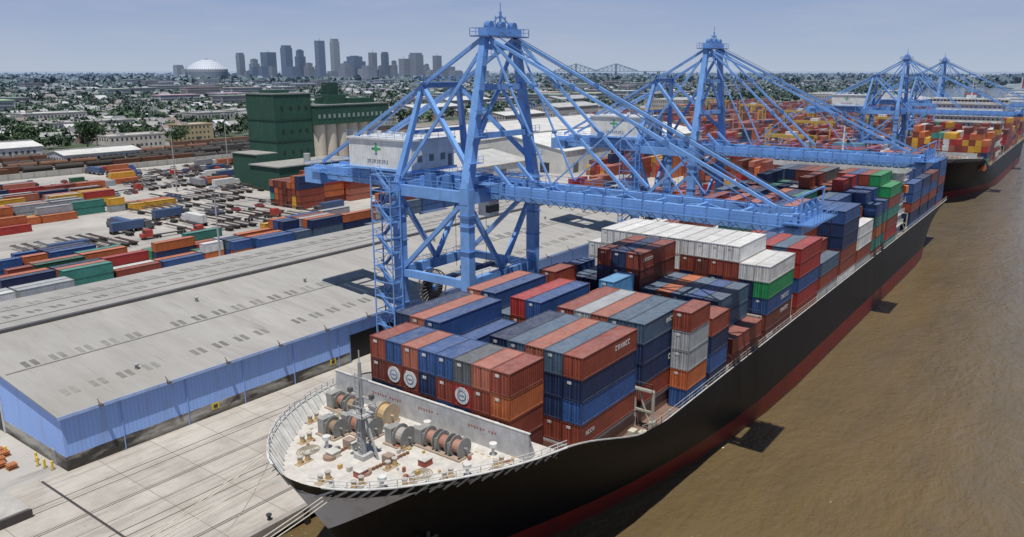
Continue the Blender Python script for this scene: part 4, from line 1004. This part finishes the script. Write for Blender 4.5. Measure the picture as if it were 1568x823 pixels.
for (x,y,rr) in ((262,563,12),(225,575,9),(300,580,10),(330,560,8),(190,590,11),(370,590,9),(150,575,10),(285,602,11),(400,570,8),(236,600,12)):
    o=leaf_cloud(np.array([[0,0,rr*1.0]]),np.array([rr]),900,.085,'oak_tree'); o.location=(x,y,2)
    m=MB(); m.cyl((0,0,0),(0.2,0,rr*.5),.6,8,(1,1,1),r2=.4)
    for k in range(6):
        a=k*1.05; m.cyl((.2,0,rr*.45),(math.cos(a)*rr*.6,math.sin(a)*rr*.6,rr*1.1),.3,6,(1,1,1),r2=.08)
    me=m.mesh('trunk_and_limbs',[M_BARK]); t_=bpy.data.objects.new('trunk_and_limbs',me); bpy.context.scene.collection.objects.link(t_); t_.parent=o
def houses(n,d0,d1,s=1.0):
    m=MB(); p=scatter(n,d0,d1,4,76,590)
    for x,y in p:
        x=round(x/20)*20+R.uniform(-2,2); y=round(y/39)*39+R.uniform(-2,2)+R.choice([8,-8])
        l=R.uniform(12,18)*s; w_=R.uniform(8,12)*s; h=R.uniform(3.5,6.5)*s
        if R.random()<.6: l,w_=w_,l
        wc=jit(R.choice([(.55,.55,.53),(.46,.42,.37),(.48,.44,.38),(.30,.21,.17),(.55,.56,.58)])); rc=jit(R.choice([(.20,.20,.20),(.27,.26,.25),(.13,.12,.12),(.36,.35,.34),(.22,.17,.14),(.48,.48,.48)]))
        m.box(x,x+l,y,y+w_,2,2+h,wc,0,False)
        if R.random()<.85:
            ym=y+w_/2; zt=2+h+w_*.28
            m.face([(x-.4,y-.4,2+h),(x+l+.4,y-.4,2+h),(x+l+.4,ym,zt),(x-.4,ym,zt)],rc); m.face([(x-.4,ym,zt),(x+l+.4,ym,zt),(x+l+.4,y+w_+.4,2+h),(x-.4,y+w_+.4,2+h)],rc)
            m.face([(x,y,2+h),(x,ym,zt),(x,y+w_,2+h)],wc)
        else: m.box(x-.3,x+l+.3,y-.3,y+w_+.3,2+h,2.4+h,rc)
        for k in range(2):
            m.box(x+l*(.2+.4*k),x+l*(.32+.4*k),y-.05,y,3.2,3.2+1.3*s,(.05,.06,.07)); m.box(x-.05,x,y+w_*(.2+.4*k),y+w_*(.32+.4*k),3.2,3.2+1.3*s,(.05,.06,.07))
    m.obj('house_district',M_HOUSE)
houses(2100,610,1500); houses(1700,1400,3000,1.4)
m=MB()
for i in range(190):
    d_=R.uniform(1100,3900); a=math.radians(R.uniform(10,75)); x=d_*math.cos(a); y=d_*math.sin(a)
    if y<620: continue
    l=R.uniform(25,80); w_=R.uniform(20,45); h=R.uniform(7,24); c=jit(R.choice([(.48,.46,.43),(.40,.32,.27),(.32,.30,.29),(.55,.55,.54)]))
    m.box(x,x+l,y,y+w_,2,2+h,c,0,False); m.box(x-.5,x+l+.5,y-.5,y+w_+.5,2+h,3+h,tuple(k*R.uniform(.6,1.1) for k in c))
    for s in range(int(h/4)): m.box(x+2,x+l-2,y-.3,y,4+s*4,5.6+s*4,(.08,.09,.1)); m.box(x-.3,x,y+2,y+w_-2,4+s*4,5.6+s*4,(.08,.09,.1))
m.obj('midrise_district',M_HOUSE)

HD=math.radians(36.66); fx,fy=math.cos(HD),math.sin(HD); rx,ry=math.sin(HD),-math.cos(HD)
M_TWR=glass_tower_mat()
sky=[(-1415,50,148,0),(-1344,60,116,0),(-1268,84,150,1),(-1173,62,180,1),(-1103,66,164,1),(-998,60,200,2),(-920,58,216,3),(-820,120,134,1),(-725,50,146,0),(-662,46,150,1),(-615,40,108,0),(-563,56,112,0),(-500,76,140,0),(-445,40,92,0),(-390,56,132,0),(-1530,50,88,3),(-1060,54,96,0),(-1700,60,64,3),(-1600,60,68,0),(-870,70,92,0),(-320,60,76,0),(-40,60,66,3)]
PALT=[(.27,.25,.24),(.035,.07,.15),(.10,.14,.22),(.46,.44,.41)]
for i in range(26): sky.append((R.uniform(-1750,-150),R.uniform(36,90),R.uniform(46,92),R.choice([0,0,1,2,3])))
for i,(rr,wd,h,k) in enumerate(sky):
    D=4200+R.uniform(-250,250); cx=fx*D+rx*rr*D/4200; cy=fy*D+ry*rr*D/4200
    m=MB(); c=jit(PALT[k]); wd*=.70; dp=wd*R.uniform(.6,1.1)
    t=i%3
    if t==0: m.box(cx-wd/2,cx+wd/2,cy-dp/2,cy+dp/2,2,h*.93,c); m.box(cx-wd*.42,cx+wd*.42,cy-dp*.42,cy+dp*.42,h*.93,h,tuple(x*.8 for x in c))
    elif t==1: m.box(cx-wd/2,cx+wd/2,cy-dp/2,cy+dp/2,2,h*.78,c); m.box(cx-wd*.36,cx+wd*.36,cy-dp*.36,cy+dp*.36,h*.78,h*.97,c); m.box(cx-wd*.2,cx+wd*.2,cy-dp*.2,cy+dp*.2,h*.97,h,c)
    else: m.box(cx-wd/2,cx+wd/2,cy-dp/2,cy+dp/2,2,h,c); m.beam((cx,cy,h),(cx,cy,h+12),1.6,1.6,(.3,.3,.3))
    m.box(cx-wd*.7,cx+wd*.7,cy-wd*.7,cy+wd*.7,2,22,c)
    m.obj('skyscraper',M_TWR)
cx=fx*4200+rx*-1593; cy=fy*4200+ry*-1593
m=MB(); prof=[(92,2),(101,24),(103,50),(103,62),(98,67),(90,74),(72,88),(50,100),(26,108),(6,111)]
for (ra,za),(rb,zb) in zip(prof[:-1],prof[1:]):
    c=(.50,.44,.36) if za<62 else (.95,.95,.95)
    if 24<=za<50: c=(.26,.23,.19)
    m.cyl((cx,cy,za),(cx,cy,zb),ra,36,c,r2=rb,caps=False)
m.cyl((cx,cy,111),(cx,cy,115),8,12,(.7,.7,.7)); m.obj('domed_stadium',M_HOUSE if False else M_TWR)
br=MB(); c=(.30,.32,.35)
for off in (0,70):
    D=6000+off; P_=lambda rr,z:(fx*D+rx*rr,fy*D+ry*rr,z)
    br.beam(P_(250,50),P_(1150,50),12,5,c)
    for pk in (480,780):
        for s in (-1,1):
            for k in range(5):
                a=pk+s*k*32; b=pk+s*(k+1)*32; za=105-k*10; zb=105-(k+1)*10
                br.beam(P_(a,za),P_(b,zb),4,4,c); br.beam(P_(a,za),P_(b,52),2.4,2.4,c); br.beam(P_(b,zb),P_(b,52),2.4,2.4,c)
        br.beam(P_(pk,2),P_(pk,107),7,7,c)
    for pk in (320,1000,1100): br.beam(P_(pk,2),P_(pk,50),8,8,c)
br.obj('cantilever_bridge',M_HOUSE)
cs=MB(); X=1010
cs.hexa([(X,62,0),(X+150,66,0),(X+150,88,0),(X,92,0),(X-14,58,12),(X+155,62,12),(X+155,92,12),(X-14,96,12)],(.05,.06,.1))
for k in range(7): 
    cs.box(X+10+k*5,X+145-k*4,62+k*.6,92-k*.6,12+k*3.2,14.8+k*3.2,(.75,.75,.74)); cs.box(X+9.8+k*5,X+145.2-k*4,61.9+k*.6,92.1-k*.6,14.8+k*3.2,15.2+k*3.2,(.2,.25,.3))
cs.cyl((X+110,77,34),(X+110,77,46),5,12,(.5,.1,.1),r2=4); cs.cyl((X+45,77,34),(X+45,77,48),.6,6,(.7,.7,.7)); cs.obj('white_passenger_ship',M_BLDG)

# ---------------------------------------------------------------- light, world, camera
sc=bpy.context.scene
sunv=Vector((-10,-7,37)).normalized()
L=bpy.data.lights.new('sun','SUN'); L.energy=4.8; L.angle=math.radians(.5); L.color=(1,.955,.89)
lo=bpy.data.objects.new('sun',L); sc.collection.objects.link(lo); lo.rotation_euler=(-sunv).to_track_quat('-Z','Y').to_euler(); lo.location=(0,0,300)
wd=bpy.data.worlds.new('World'); sc.world=wd; wd.use_nodes=True; nt=wd.node_tree; nt.nodes.clear()
o=nt.nodes.new('ShaderNodeOutputWorld'); bg=nt.nodes.new('ShaderNodeBackground'); s=nt.nodes.new('ShaderNodeTexSky'); s.sky_type='NISHITA'; s.sun_disc=False
s.sun_elevation=math.asin(sunv.z); s.sun_rotation=math.atan2(sunv.x,sunv.y); s.air_density=1.0; s.dust_density=.4; s.ozone_density=3.0; s.altitude=50
tc=nt.nodes.new('ShaderNodeTexCoord'); dv=tc.outputs['Generated']; dz=sep(nt,dv)[2]
band=mix(nt,mrange(nt,dz,0.0,.13),(6.2,7.2,8.9),(2.9,4.4,7.9))
cl=noise(nt,vscale(nt,dv,(2,2,14)),2.2,5,.6)
band=mix(nt,mrange(nt,cl,.42,.75,0,.32),band,(7.0,7.4,8.6))
skyc=mix(nt,mrange(nt,dz,.10,.55,1,0),s.outputs[0],band)
nt.links.new(skyc,bg.inputs[0]); bg.inputs[1].default_value=.070; nt.links.new(bg.outputs[0],o.inputs[0])
cam=bpy.data.cameras.new('camera'); co=bpy.data.objects.new('camera',cam); sc.collection.objects.link(co); sc.camera=co
co.location=(0,0,55); co.rotation_euler=(math.radians(90-14.25),0,math.radians(36.66-90)); cam.sensor_width=36; cam.lens=36*1193/1568; cam.clip_start=1; cam.clip_end=90000
sc.view_settings.view_transform='Standard'; sc.view_settings.look='None'; sc.view_settings.exposure=0
